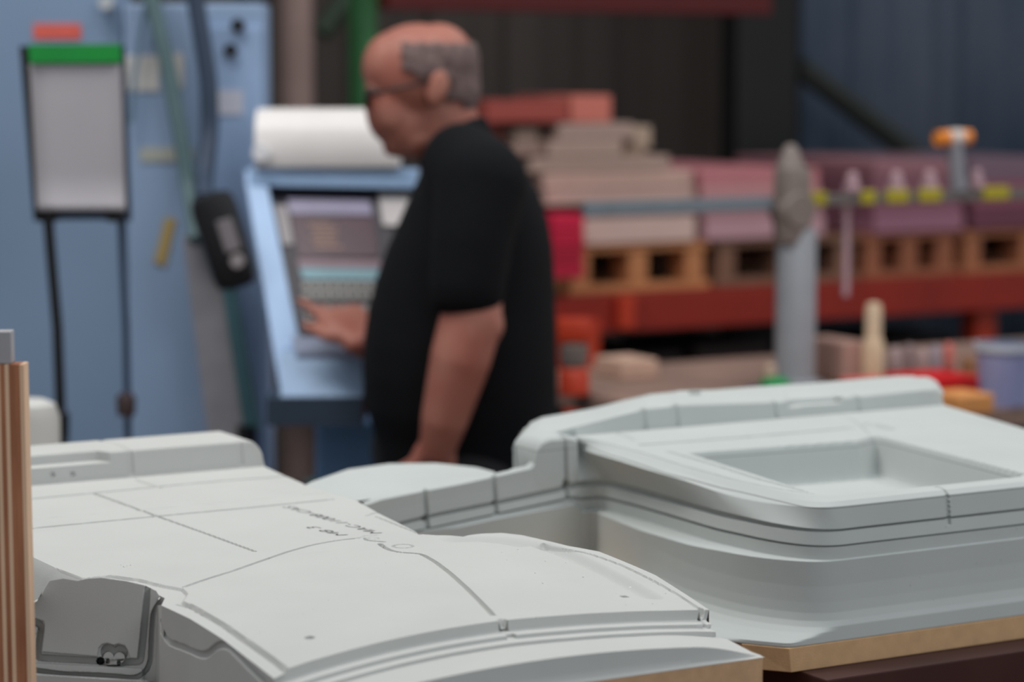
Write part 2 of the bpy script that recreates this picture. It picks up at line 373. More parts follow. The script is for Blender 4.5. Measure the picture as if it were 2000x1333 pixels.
    # handwriting
    def writing(txt, a, c, hgt, nm):
        cu = bpy.data.curves.new('t', 'FONT'); cu.body = txt; cu.size = 1; cu.shear = .25; cu.offset = -.012
        o = bpy.data.objects.new('t', cu); scn.collection.objects.link(o); dg = bpy.context.evaluated_depsgraph_get(); dg.update()
        me = bpy.data.meshes.new_from_object(o.evaluated_get(dg)); bpy.data.objects.remove(o)
        vs = np.array([v.co[:] for v in me.vertices]); fs = [tuple(p.vertices) for p in me.polygons]
        x0, x1_, y0, y1_ = vs[:, 0].min(), vs[:, 0].max(), vs[:, 1].min(), vs[:, 1].max()
        p0, p1 = np.array(s1(*a))[:2], np.array(s1(*c))[:2]; d = p1-p0; up = np.array([-d[1], d[0]])/np.linalg.norm(d)*hgt
        out = [(p0[0]+d[0]*(x-x0)/(x1_-x0)+up[0]*((y-y0)/(y1_-y0)-.5), p0[1]+d[1]*(x-x0)/(x1_-x0)+up[1]*((y-y0)/(y1_-y0)-.5)) for x, y, _ in vs]
        out = [(x, y, float(h1(x, y))+.0003) for x, y in out]
        o = meshobj(nm, out, fs, INK, root); bpy.data.meshes.remove(me); o['label'] = 'black handwritten characters'; return o
    writing('MAC-11008-CAS', (738, 1043), (560, 990), .0125, 'handwriting')
    writing('M8 3', (672, 1047), (605, 1030), .012, 'handwriting')
    return root
mould_left()
# ------------------------------------------------------------------ right mould
def mould_right():
    ZR = .985
    bc = lz(1541, 1266, ZR); bl = lz(1450, 1257, ZR); bf = lz(2000, 1206, ZR); Yf = bc[1]
    root = empty('tooling_mould', tow((bc[0], Yf, ZR)), A, 'large pale grey foam mould with a deep rectangular pocket, on the right', 'mould')
    o0 = np.array([bc[0], Yf, ZR])
    def zat(u, v, Y):
        a, b = ZR, ZR+.4
        for _ in range(40):
            m = (a+b)/2
            if lz(u, v, m)[1] > Y: a = m
            else: b = m
        return m
    specs = [  # name, Y inset at the front, E pixels, W pixels (concave corner -> front corner), N pixels
     ('cb', .012, [(745, 1066), (826, 1046), (860, 1039), (964, 1016), (1120, 987)], [(1148, 989), (1202, 994), (1260, 1011), (1310, 1028), (1400, 1056), (1484, 1079), (1556, 1090), (1620, 1095), (1664, 1097)], [(1750, 1091), (2000, 1063), (2300, 1029)]),
     ('ct', .014, [(745, 1063), (826, 1043), (860, 1036), (964, 1013), (1120, 984)], [(1148, 985), (1202, 987), (1260, 1000), (1310, 1015), (1400, 1044), (1484, 1071), (1556, 1086), (1620, 1092), (1664, 1094)], [(1750, 1088), (2000, 1059), (2300, 1025)]),
     ('la', .015, [(745, 1056), (826, 1037), (964, 1008), (1120, 975)], [(1148, 971), (1173, 971), (1238, 984), (1310, 1006), (1400, 1033), (1484, 1053), (1556, 1062.5), (1628, 1068.7), (1700, 1069.6)], [(1750, 1065), (2000, 1036.5), (2300, 1003)]),
     ('lb', .015, [(745, 1053), (826, 1034), (964, 1004), (1120, 970)], [(1148, 967), (1173, 965), (1238, 977), (1310, 999), (1400, 1027), (1484, 1049), (1556, 1058.5), (1628, 1065), (1700, 1066)], [(1750, 1061.5), (2000, 1033), (2300, 1000)]),
     ('ua', .018, [(745, 1035), (797, 1023), (860, 1008), (964, 988), (1094, 961)], [(1130, 952), (1173, 948), (1238, 963), (1310, 983), (1400, 1009), (1484, 1026), (1556, 1034), (1628, 1038.5), (1700, 1039.5)], [(1750, 1034.5), (2000, 1008), (2300, 975)]),
     ('ub', .018, [(745, 1030), (797, 1016), (860, 1001), (964, 980), (1094, 951)], [(1130, 940), (1173, 936), (1238, 950), (1310, 969), (1400, 996), (1484, 1017), (1556, 1027.5), (1628, 1033.5), (1700, 1035)], [(1750, 1030.5), (2000, 1003.5), (2300, 971)]),
     ('rb', .0215, None, [(1113, 874), (1137, 879), (1207, 900), (1260, 917), (1330, 937), (1394, 959), (1448, 975), (1500, 984), (1560, 989), (1610, 990), (1660, 985)], [(1745, 976), (1881, 969), (2000, 957), (2300, 924)]),
     ('rm', .028, None, [(1115, 862), (1145, 868), (1222, 890), (1290, 911), (1355, 932), (1415, 949), (1472, 963), (1530, 973), (1590, 979), (1630, 979), (1662, 977)], [(1752, 968), (1881, 958), (2000, 947), (2300, 914)]),
     ('rt', .042, None, [(1116, 853), (1155, 860), (1242, 882.5), (1330, 910.5), (1367, 920), (1430, 938), (1502, 954), (1556, 963), (1601, 968), (1640, 971), (1668, 970.6)], [(1762, 963), (1881, 951), (2000, 940), (2300, 908)])]
    def px_u(q):
        p = tow(q); c, s = math.cos(PT), math.sin(PT); return 1000+F*p[0]/(p[1]*c-(p[2]-CZ)*s)
    def px_v(q):
        p = tow(q); c, s = math.cos(PT), math.sin(PT); return 666.5-F*(p[1]*s+(p[2]-CZ)*c)/(p[1]*c-(p[2]-CZ)*s)
    nE, nW, nN = 150, 300, 520
    specs = [(a_, b_, ([(715, c_[0][1]+(c_[0][1]-c_[1][1])*(c_[0][0]-715)/(c_[1][0]-c_[0][0]))]+c_ if c_ else None), d_, e_) for a_, b_, c_, d_, e_ in specs]
    rows = {}; zc = {}
    etop = [(712, 984), (722, 981), (745, 973), (826, 957), (896, 944), (966, 928.5), (1005, 919.5), (1036, 913), (1044, 905), (1046, 884), (1050, 873), (1059, 862), (1074, 855), (1113, 853)]
    Y0 = Yf+.05; zt0 = zat(1640, 971, Yf+.052)
    YEe = lz(1130, 940, zat(1640, 1034, Yf+.018))[1]
    zs_ = lY(1116, 852, YEe+.012)[2]; SL = 0.0
    def level(w_, n_, Yt):
        k = sstep(.72, 1., np.linspace(0, 1, len(w_))); w_ = w_.copy(); w_[:, 1] = w_[:, 1]*(1-k)+Yt*k
        n2 = np.linspace(0, 1, len(n_))[:, None]; e = n_[-1].copy(); e[0] = .93; e[1] = Yt; e[2] = w_[-1, 2]
        return w_, w_[-1]*(1-n2)+e*n2
    zua = zat(1640, 1038.7, Yf+.018); Yt = lz(1118, 852, zt0)[1]-.035; Yq = Yf+.08
    SLO = (zua-lY(1130, 946, Yt)[2])/(Yt-Yq); hM = lambda X, Y: zua-ZR-SLO*max(Y-Yq, 0)
    MW = smoothpl([lsurf(u, v, hM, ZR) for u, v in specs[4][3]], nW, 110)
    MZ = MW[:, 2].copy(); MW, MN = level(MW, resample([MW[-1], lz(2300, 975, zua)], nN), Yf+.018)
    tM = np.gradient(MW[:, :2], axis=0); tM /= np.linalg.norm(tM, axis=1)[:, None]; nM = np.stack([tM[:, 1], -tM[:, 0]], 1)
    for _ in range(300): nM[1:-1] = .25*nM[:-2]+.5*nM[1:-1]+.25*nM[2:]
    nM[0] = (0, -1); nM[-1] = (0, -1)
    for nm, ins, E, Wp, N in specs[:6]+[specs[8], specs[6], specs[7]]:
        if E is None:
            z = zat(1640, [p for p in Wp if p[0] <= 1640][-1][1], Yf+ins); zc[nm] = z
            hf = lambda X, Y, z=z: z-ZR+SL*max(Y-Y0, 0)
            w_ = smoothpl([lsurf(u, v, hf, ZR) for u, v in Wp], nW, 10); n_ = resample([w_[-1]]+[lsurf(u, v, hf, ZR) for u, v in N], nN)
            w_, n_ = level(w_, n_, Yf+ins)
            if nm != 'rt':
                us_w = np.array([px_u(q) for q in MW]); ss_ = np.linspace(0, 1, nW); off_ = (.010+.014*sstep(0, .25, ss_))*(1-sstep(1420, 1640, us_w))+.0205*sstep(1420, 1640, us_w)
                w2 = rows['rt'][1].copy(); w2[:, :2] += nM*off_[:, None]
                if nm == 'rm': w2[:, :2] = .45*w2[:, :2]+.55*rows['rt'][1][:, :2]
                pu_, pv_ = [p[0] for p in Wp], [p[1] for p in Wp]
                for i_ in range(nW):
                    a_, b_ = ZR+.05, ZR+.35
                    for _ in range(28):
                        m_ = (a_+b_)/2; q_ = (w2[i_, 0], w2[i_, 1], m_)
                        if px_v(q_) > np.interp(px_u(q_), pu_, pv_): a_ = m_
                        else: b_ = m_
                    w2[i_, 2] = m_
                for _ in range(60): w2[1:-1, 2] = .25*w2[:-2, 2]+.5*w2[1:-1, 2]+.25*w2[2:, 2]
                kz = sstep(.80, 1, np.linspace(0, 1, nW))[:, None]; w2 = w2*(1-kz)+w_*kz; w2[-1] = n_[0]; w_ = w2
            rows[nm] = (None, w_, n_, w_[0, 1]); continue
        z = zat(1640, float(np.interp(1640, [p[0] for p in Wp], [p[1] for p in Wp])), Yf+ins); zc[nm] = z
        out = np.full(nW, .018-ins)
        if nm == 'cb':
            us = [px_u(q) for q in MW]; out += np.interp(us, [1130, 1148, 1202, 1260, 1310, 1400, 1484, 1556, 1640], [.004, .008, .018, .028, .034, .030, .020, .009, 0])
            for _ in range(30): out[1:-1] = .25*out[:-2]+.5*out[1:-1]+.25*out[2:]
        w_ = MW.copy(); w_[:, :2] += nM*out[:, None]; w_[:, 2] = z+(MW[:, 2]-zua); w_[-1, 2] = z; wf = np.interp([px_u(q) for q in MW], [1130, 1400, 1640], [1, .8, 0]); w_[:, 2] += {'ub': .0055, 'lb': .0018}.get(nm, 0)*wf; n_ = MN.copy(); n_[:, 1] = Yf+ins; n_[:, 2] = z; n_[0] = w_[-1]
        Yc = w_[0, 1]
        if E: e_ = resample([lY(u, v, Yc) for u, v in E]+[w_[0]], nE)
        else: e_ = None
        rows[nm] = (e_, w_, n_, Yc)
    YE = rows['ub'][3]; xc = rows['ub'][1][0, 0]
    et = np.array([lY(u, v, YE+.004) for u, v in etop]+[rows['rt'][1][0]]); et[-1, 1] = YE+.01
    # E columns follow x
    ex = np.linspace(rows['ub'][0][0, 0], xc, nE)
    def esec(r): 
        o = np.stack([ex, np.full(nE, r[0, 1]), np.interp(ex, r[:, 0], r[:, 2])], 1); return o
    def full(nm):
        e, w_, n_, Yc = rows[nm]
        if e is None: return None
        return np.vstack([esec(e), w_, n_])
    cb = full('cb'); nrm = np.zeros_like(cb)
    t = np.gradient(cb[:, :2], axis=0); t /= np.linalg.norm(t, axis=1)[:, None]+1e-9; nrm[:, 0] = t[:, 1]; nrm[:, 1] = -t[:, 0]
    nrm[:nE, :2] = (0, -1); nrm[nE:nE+nW, :2] = nM; nrm[nE+nW:, :2] = (0, -1)
    fullrows = []
    ffac = np.r_[np.full(nE, .12), .12+.88*sstep(.30, .62, np.linspace(0, 1, nW)), np.ones(nN)]
    def foot(dz, out):
        r = cb.copy(); r[:, 2] = ZR+dz; r[:, :2] += nrm[:, :2]*(out*ffac)[:, None]; r[:, 1] = np.maximum(r[:, 1], Yf+.0008+dz*.1)
        nx, ny = (bc[1]-bl[1]), -(bc[0]-bl[0]); L_ = math.hypot(nx, ny); nx, ny = -nx/L_, -ny/L_
        dd = (r[:, 0]-bc[0])*nx+(r[:, 1]-bc[1])*ny-.0008-dz*.1; k = np.where((dd < 0) & (r[:, 1] < bl[1]+.12), dd, 0); r[:, 0] -= k*nx; r[:, 1] -= k*ny
        for _ in range(12): r[nE+10:nE+nW+60, :2] = .25*r[nE+9:nE+nW+59, :2]+.5*r[nE+10:nE+nW+60, :2]+.25*r[nE+11:nE+nW+61, :2]
        return r
    zz_ = [0, .0015, .004, .007, .011, .016, .022, .03, .042, .06]
    fullrows += [foot(z_, .095*math.exp(-z_/.0065)+.005*(1-z_/.065)) for z_ in zz_]
    def inw(r, d): q = r.copy(); q[:, :2] -= nrm[:, :2]*d; return q
    ct, la, lb, ua, ub = [full(k) for k in ('ct', 'la', 'lb', 'ua', 'ub')]
    fullrows += [cb, ct, .5*ct+.5*la, la, inw(la, .005), inw(lb, .005), lb, .5*lb+.5*ua, ua, inw(ua, .006), inw(ub, .006), ub]
    # above the upper groove
    rb, rm, rt = rows['rb'], rows['rm'], rows['rt']
    ez = np.interp(ex, et[:, 0], et[:, 2])
    for i_ in range(nE):
        k = np.searchsorted(et[:, 0], ex[i_]); 
    def up(f, rr, yo):
        e = np.stack([ex, np.full(nE, YE+yo), ub[:nE, 2]*(1-f)+ez*f], 1)
        return np.vstack([e, rr[1], rr[2]])
    mid = .6*np.vstack([rb[1], rb[2]])+.4*ub[nE:]
    e = np.stack([ex, np.full(nE, YE+.002), ub[:nE, 2]*.5+ez*.5], 1); fullrows.append(np.vstack([e, mid]))
    fullrows.append(up(.93, rb, .003)); fullrows.append(up(.985, rm, .006)); fullrows.append(up(1, rt, .012))
    # vertical slots through the band
    Gd = np.stack(fullrows, 1)
    # densify vertically
    nv = 150; D_ = np.zeros((len(Gd), nv, 3)); base_t = np.linspace(0, 1, nv)
    # chord lengths from a representative column
    rep = Gd[nE+nW+20]; cl = np.r_[0, np.cumsum(np.linalg.norm(np.diff(rep, axis=0), axis=1)+.002)]; cl /= cl[-1]
    tt = np.unique(np.r_[base_t, cl]); D_ = np.stack([np.stack([np.interp(tt, cl, Gd[i, :, k]) for k in range(3)], 1) for i in range(len(Gd))])
    iu = int(np.searchsorted(tt, cl[-5])); tl = 0
    for u, vb, dot in [(832, 1015, .9), (968, 985, .5), (1106.5, 949, 1.3)]:
        x0 = lY(u, vb, YE)[0]
        m = (np.abs(D_[:nE, :, 0]-x0) < .0030) & (tt[None, :] > cl[14]); D_[:nE][..., 1] += .006*m
        q = lY(u, vb, YE); m = np.hypot(D_[:nE, :, 0]-q[0], D_[:nE, :, 2]-q[2]) < .0042*dot; D_[:nE][..., 1] += .015*m
    q0 = lz(1884, 975, zc['rb'])[0]
    mm = (np.abs(D_[nE+nW:, :, 0]-q0) < .0028) & (tt[None, :] > cl[17]) & (tt[None, :] < cl[-1]); D_[nE+nW:][..., 1] += .004*mm
    mb = MB().grid((D_-o0)[::-1])
    # top face with the pocket
    zt = zc['rt']
    rtl = np.vstack([rt[1], rt[2]]); n = 420; Fc = resample(rtl, n)
    ftpx = [(1118, 850), (1207, 844), (1330, 835), (1460, 823), (1600, 812), (1680, 808), (1740, 801), (1836, 790)]
    htop = lambda X, Y: zt-ZR+SL*np.maximum(Y-Y0, 0)
    tp = lambda u, v: lsurf(u, v, htop, ZR)
    ft = np.array([tp(u, v) for u, v in ftpx]); Yr = np.median(ft[:, 1]); ft[:, 1] = Yr; zr = float(htop(0, Yr))+ZR
    Bc = resample(ft, n); red = [tp(u, v) for u, v in [(2300, 925), (2120, 872), (2000, 838), (1920, 814), (1836, 790)]]
    m = 330
    Lc = resample([Fc[0], Bc[0]], m); Rc = resample([Fc[-1]]+red[1:-1]+[Bc[-1]], m)
    G = coons(Fc[:, :2], Bc[:, :2], Lc[:, :2], Rc[:, :2]); X, Y = G[..., 0], G[..., 1]
    H = coons(Fc, Bc, Lc, Rc)[..., 2]
    bas = lambda X, Y: np.stack([np.ones_like(X), X, Y, X*Y, X*X, Y*Y], -1)
    cf = np.linalg.lstsq(bas(X[::8, ::8].ravel(), Y[::8, ::8].ravel()), H[::8, ::8].ravel()-ZR, rcond=None)[0]
    hfit = lambda X, Y: bas(np.asarray(X, float), np.asarray(Y, float)) @ cf
    tp = lambda u, v: lsurf(u, v, hfit, ZR)
    pk = np.array([tp(u, v) for u, v in [(1342, 885), (1672, 860.5), (1690, 856), (1706, 851), (1722, 853), (2003, 926), (1990, 932), (1660, 965.5), (1625, 968), (1596, 966)]])
    s = sd(X, Y, pk)
    DP = .050
    H -= DP*sstep(0, .016, s)**.8
    lip = [(1303, 882), (1380, 904), (1480, 936), (1560, 957), (1582, 963)]
    for pts, d, wd in [(lip, .003, .006), ([(1137, 855), (1160, 860.5), (1247, 882.5), (1335, 910.5), (1372, 920), (1434, 937.5), (1506, 953), (1558, 962), (1601, 966.5)], .0018, .0042), ([(1253, 869.4), (1350, 862.5), (1460, 853.6), (1560, 845.5), (1662, 836.5)], .006, .009),
                       ([(1207, 847), (1222, 852), (1236, 860)], .0025, .007), ([(1648, 815), (1665, 824), (1680, 836), (1690, 848)], .003, .012),
                       ([(1700, 829), (1735, 838)], .006, .022), ([(1740, 815), (1850, 845), (2000, 885)], .0012, .01), ([(1720, 815), (1850, 852), (2000, 893)], .0010, .01)]:
        H -= groove(X, Y, smoothpl([tp(u, v) for u, v in pts], 40, 2), d, wd)
    q = tp(1460, 853.6); H -= .008*sstep(.006, .003, np.hypot(X-q[0], Y-q[1]))
    mb.grid(np.stack([X, Y, H], -1)-o0)
    # thin parting line along the rim
    mb.grid(np.stack([np.stack([Rc[:, 0], Rc[:, 1], np.full(m, ZR)], 1), np.stack([Rc[:, 0], Rc[:, 1], Rc[:, 2]], 1)], 1)-o0)
    # left extension: top face that bulges away behind the steps
    nb = 60; sil = np.array([lz(u, v, et[3, 2]) for u, v in [(596, 948), (610, 941), (680, 917), (760, 906), (850, 905), (930, 913), (966, 922)]])
    fx = np.array([lY(u, v, YE+.012) for u, v in [(655, 985), (745, 973), (826, 957), (896, 944), (966, 928.5)]])
    Bq = resample(sil, 80); Fq = resample(fx, 80); tq = np.linspace(0, 1, 24)[None, :, None]
    T2 = Fq[:, None]*(1-tq)+Bq[:, None]*tq
    down = T2[:, -1].copy(); down[:, 2] = ZR
    mb.grid(T2-o0); mb.grid(np.stack([T2[:, -1], down], 1)-o0)
    # block between the steps and the top face
    pts = [p for p in et if p[0] > et[6, 0]-1e-6]
    a = np.array(pts); a[:, 1] = YE+.012; b2 = a.copy(); b2[:, 1] += np.where(a[:, 2] > et[:, 2].max()-.022, .05, .004); c2 = b2.copy(); c2[:, 2] = ZR
    mb.grid(np.stack([a, b2, c2], 1)-o0)
    # rear raised ridge
    face = [(1001, 872), (1015, 864), (1050, 853), (1102, 840), (1207, 813), (1258, 801), (1300, 797), (1316, 794), (1514, 788), (1656, 779), (1800, 764), (1822, 764), (1838, 772)]
    silh = [(1001, 856), (1013, 836), (1038, 825), (1130, 809), (1207, 793), (1253, 783), (1300, 777), (1334, 774), (1460, 764), (1600, 755), (1760, 741), (1790, 741), (1822, 749), (1833, 764), (1838, 780)]
    fz = np.array([lY(u, v, Yr+.008) for u, v in face]); sz = np.array([lY(u, v, Yr+.085) for u, v in silh])
    ns = 320; uu = np.linspace(face[0][0], face[-1][0], ns); xs = np.interp(uu, [p[0] for p in face], fz[:, 0])
    tf = np.interp(uu, [p[0] for p in face], fz[:, 2]); ts = np.interp(uu, [p[0] for p in silh], sz[:, 2])
    kx = (lY(1400, 790, Yr+.1)[0]-lY(1400, 790, Yr)[0])/.1
    x_e = tp(1120, 850)[0]
    zb = np.where(xs < x_e, zr-.035, zr-.003)
    prof = []
    for i, x in enumerate(xs):
        f = tf[i]; s_ = max(ts[i], f+.0035); zz = zb[i]; o = []
        for tq_ in np.linspace(0, 1, 20):
            z = zz+(f-zz)*tq_; yy = Yr+.006*tq_
            o.append([x, yy, z])
        o += [[x, Yr+.0075, f+.0018], [x, Yr+.0105, f+.003], [x, Yr+.045, f+.003+(s_-f-.003)*.6], [x, Yr+.085, s_], [x, Yr+.12, s_], [x, Yr+.128, s_-.006], [x, Yr+.13, ZR]]
        prof.append(o)
    R = np.array(prof); R[:, 20:, 0] += (R[:, 20:, 1]-Yr)*kx
    for u, wd in [(1262, .004), (1325, .004), (1518, .003), (1678, .0035)]:
        x0 = lY(u, 820, Yr)[0]; R[:, :21, 1] += .003*(np.abs(R[:, :21, 0]-x0) < wd)
    xa, xb = lY(1545, 795, Yr)[0], lY(1650, 790, Yr)[0]; zl_ = lY(1600, 791, Yr)[2]
    m = (R[..., 0] > xa) & (R[..., 0] < xb) & (R[..., 1] < Yr+.02) & (R[..., 2] > zl_-.0008); R[..., 1] += .014*m
    mb.grid(R-o0)
    # stepped left end of the ridge
    lo = [lY(u, v, Yr+.004) for u, v in [(1001, 872), (1002, 884), (1005, 888), (1006, 903), (1010, 908), (1012, 930)]]
    en = np.array([[p[0], p[1], p[2]] for p in lo]); en[0, 2] = tf[0]
    far = en.copy(); far[:, 1] += .12; far[:, 0] += .12*kx; rgt = en.copy(); rgt[:, 0] += .14
    mb.grid(np.stack([far, en, rgt], 1)-o0)
    mb.box(tuple(lY(1357, 767, Yr+.085)-o0), (.016, .006, .006), bev=.001)
    zcr = lz(1500, 982.5, 0)  # joint plane passes through the crack seen on the wall
    cz = min(((px_u(q)-1540)**2+(px_v(q)-983)**2, q[2]) for q in D_[nE:nE+nW+200:2].reshape(-1, 3)[::3])[1]-ZR
    m_ = foam_mat('pale grey tooling foam with glue joint', (182, 187, 185), cz)
    mb.build('foam_body', m_, root, 36)
    # board
    th = .0285
    ye = YE-Yf-.045; xe0 = ex[0]-bc[0]-.02
    pl = [(bl[0]-bc[0], ye), (bl[0]-bc[0], bl[1]-Yf), (0, 0), (1.1, 0), (1.1, 1.0), (xe0, 1.0), (xe0, ye)]
    n_ = len(pl); v = [(x, y, -.0008) for x, y in pl]+[(x+.0035*(i == 2), y-.0*(i == 2), -th) for i, (x, y) in enumerate(pl)]
    f = [tuple(range(n_)), tuple(range(n_, 2*n_))[::-1]]+[(i, i+n_, (i+1) % n_+n_, (i+1) % n_) for i in range(n_)]
    bd = meshobj('base_board', v, f, MDFR, root)
    bv = bd.modifiers.new('b', 'BEVEL'); bv.width = .0008; bv.segments = 2
    return root
mould_right()
# ------------------------------------------------------------------ foreground: bench, plywood
BEN = mat('bench timber', (74, 34, 26), rough=.7, var=.3, scale=8)
def prism(mb, pts, d, back=(0, 1, 0)):
    "polygon given by (u, v, depth) corners, thickened away from the viewer"
    a = [P(*p) for p in pts]; b = [q+Vector(back)*d for q in a]; n = len(a)
    return mb.add(a+b, [tuple(range(n)), tuple(range(n, 2*n))[::-1]]+[(i, i+n, (i+1) % n+n, (i+1) % n) for i in range(n)])
t = empty('workbench', tow((.45, .8, 0)), A, 'dark reddish brown timber bench under the two foam moulds', 'bench')
mb = MB()
mb.box((.20, .02, .865), (2.75, 1.9, .05), bev=.003); mb.build('bench_top', BEN, t)
for x in (-1.1, 1.5):
    for y in (-.85, .85): MB().box((x, y, .42), (.09, .09, .84), bev=.003).build('leg', BEN, t)
# bearers that lift the right board, thick stand under the left one
MB().box((.45, .0, .923), (1.24, 1.06, .066), bev=.002).build('bearer', mat('bearer', (62, 30, 24), rough=.7, var=.25, scale=10), t)
MB().box((-.64, .02, .949), (.35, 1.5, .1185), bev=.002).build('bearer', MDF, t)
PLYL = mat('plywood light veneer', (226, 188, 156), rough=.7, var=.15, scale=14, stretch=(6, 6, .6), bump=.3, bscale=60)
PLYD = mat('plywood dark veneer', (178, 118, 84), rough=.7, rgb2=(138, 84, 58), scale=10, stretch=(8, 8, .8), bump=.4, bscale=60)
t = empty('plywood_sheet', P(20, 1333, 2.3)*1.0, 0, 'upright plywood sheet seen edge on at the left, striped light and dark', 'plywood')
t.location.z = .8905; base = t.location.copy()
lay = [(-30, -12, 0), (-12, 2, 1), (2, 10, 0), (10, 19, 1), (19, 27, 0), (27, 48, 1), (48, 56, 0)]
ztop = P(30, 713, 2.3).z
for a_, b_, dk in lay:
    xa, xb = P(a_, 1000, 2.3).x, P(b_, 1000, 2.3).x
    o = MB().box(((xa+xb)/2-base.x, .0+.012, (ztop-.8905)/2), (xb-xa-.00005, .024, ztop-.8905)).build('veneer_layer', PLYD if dk else PLYL, t)
    o.data.transform(Matrix.Shear('XZ', 4, (0, 0)) if False else Matrix.Identity(4))
    o['label'] = 'brown veneer layer' if dk else 'pale veneer layer'
t.location.y = 2.3; t.rotation_euler = (0, math.radians(-.25), 0)
t2 = MB(); t2.box((0, 0, 0), (.075, .022, .030), bev=.0012)
gb = t2.build('foam_block', mat('grey block', (158, 156, 160), rough=.75, var=.05), None)
q = P(45, 713, 2.36); gb.location = (q.x-.0375, 2.3125, ztop+.0154); gb.rotation_euler = (0, 0, math.radians(3)); tag(gb, 'small grey foam block lying on top of the upright plywood', 'block')
# chips of foam on the written mould
cb_ = MB(); rr = random.Random(3)
for u, v in [(1080, 1083), (1012, 1074), (1139, 1128), (1150, 1109), (1232, 1148), (1222, 1183), (1274, 1180), (990, 1095), (1105, 1100), (1065, 1097), (1230, 1149), (1275, 1138), (1045, 1120), (1300, 1160), (1060, 1140), (980, 1080), (1190, 1125), (242, 1108), (248, 1106), (255, 1105), (236, 1104)]:
    q = s1(u, v); q = tow((q[0], q[1], ZT+float(h1(q[0], q[1]))+.0003)); r_ = rr.uniform(.0005, .0011)
    vs = [(q[0]+math.cos(k*PI/2.5+.3)*r_*rr.uniform(.7, 1.5), q[1]+math.sin(k*PI/2.5)*r_*rr.uniform(.7, 1.5), q[2]) for k in range(5)]
    cb_.add(vs+[(q[0], q[1], q[2]+r_*1.2)], [(k, (k+1) % 5, 5) for k in range(5)]+[(4, 3, 2, 1, 0)])
tag(cb_.build('foam_chips', mat('foam crumb', (225, 225, 222), rough=.8)), 'tiny white foam chips scattered on the written mould', 'chips', kind='stuff')
# ------------------------------------------------------------------ room
tag(MB().box((0, 5, -.05), (14, 16, .1)).build('floor', mat('concrete floor', (96, 92, 88), rough=.7, var=.2, scale=3)), kind='structure')
YR = tol(P(1200, 600, 6.8))[1]
def gb_(mb, x0, x1, y0, y1, z0, z1, bev=0):
    "box in the bench-aligned frame, written in world coordinates"
    c = tow(((x0+x1)/2, (y0+y1)/2, (z0+z1)/2)); mb.box(c, (abs(x1-x0), abs(y1-y0), abs(z1-z0)), rz=A, bev=bev); return mb
def gpx(mb, u0, v0, u1, v1, Y, d, bev=0, y_off=0):
    "front face spans the pixels on the plane Y, depth d behind it"
    a = lY(u0, (v0+v1)/2, Y); b = lY(u1, (v0+v1)/2, Y); um = (u0+u1)/2
    zt, zb = lY(um, v0, Y)[2], lY(um, v1, Y)[2]
    return gb_(mb, a[0], b[0], Y, Y+d, zb, zt, bev)
# corrugated back wall
Yw = YR+1.9; n = 260; xs = np.linspace(-6, 9, n*4); pr = np.array([(x, Yw-.035*(math.sin(x*2*PI/.30) > 0), 0) for x in xs])
W_ = np.array([[tow((x, y, z)) for z in (0, 5.2)] for x, y, _ in pr])
tag(MB().grid(W_).build('wall_back', mat('dark corrugated wall', (74, 66, 62), rough=.75, var=.15, scale=2), smooth=20), kind='structure')
# ------------------------------------------------------------------ pallet rack
ORG = mat('rack orange red', (142, 34, 20), rough=.5, var=.2, scale=6)
ORB = mat('rack bright orange', (186, 56, 28), rough=.5, var=.1)
DRK = mat('rack dark steel', (22, 22, 22), rough=.6)
GRN = mat('rack green', (52, 104, 62), rough=.5, var=.15)
zb0, zb1 = lY(1200, 648, YR)[2], lY(1200, 574, YR)[2]
ox = lY(1200, 600, YR); rk = empty('pallet_rack', tow((ox[0], YR, 0)), A, 'orange red steel pallet rack holding pallets of boards behind the man', 'rack')
def rb(name, x0, x1, y0, y1, z0, z1, m, bev=.004, par=None):
    o = MB().box(((x0+x1)/2-ox[0], (y0+y1)/2-YR, (z0+z1)/2), (x1-x0, y1-y0, z1-z0), bev=bev).build(name, m, par or rk); return o
xL = lY(720, 600, YR)[0]; xU = lY(1946, 600, YR)[0]
rb('beam', xL-.1, xU+1.4, YR-.02, YR+.04, zb0, zb1, ORG); rb('beam', xL-.1, xU+1.4, YR+.85, YR+.91, zb0, zb1, ORG)
gr = rb('shelf_deck', xL-.1, xU+1.4, YR+.04, YR+.85, zb1-.03, zb1-.002, DRK)
z2 = lY(1000, 22, YR)[2]
rb('beam', lY(752, 20, YR)[0], lY(1500, 20, YR)[0], YR-.02, YR+.04, z2, z2+.14, mat('upper beam', (78, 8, 10), rough=.5))
for x, m in ((lY(738, 50, YR)[0], GRN), (xU+1.3, DRK)):
    rb('upright', x-.022, x+.022, YR+.045, YR+.125, 0, 3.4, m); rb('upright', x-.022, x+.022, YR+.77, YR+.845, 0, 3.4, DRK)
rb('upright', xU-.04, xU+.04, YR+.045, YR+.11, 0, zb1+.0, ORB)
q0, q1 = lY(1440, 150, YR+.95), lY(1556, 150, YR+.95)
rb('upright', q0[0], q1[0], YR+.95, YR+1.05, 0, 3.4, DRK)
a0, a1 = lY(1560, 130, YR+.98), lY(1840, 345, YR+.98)
MB().tube([(a0[0]-ox[0], .98, a0[2]), (a1[0]-ox[0], .98, a1[2])], .04, 8).build('brace', mat('brace grey green', (40, 44, 40), rough=.6), rk)
a0, a1 = lY(628, 66, YR+.5), lY(720, -60, YR+.5)
MB().tube([(a0[0]-ox[0], .5, a0[2]), (a1[0]-ox[0], .5, a1[2])], .03, 8).build('brace', mat('brace dark green', (34, 52, 38), rough=.6), rk)
q = lY(1220, 610, YR-.03); MB().box((q[0]-ox[0], -.035, q[2]), (.05, .02, .09), bev=.003).build('beam_clip', ORB, rk)
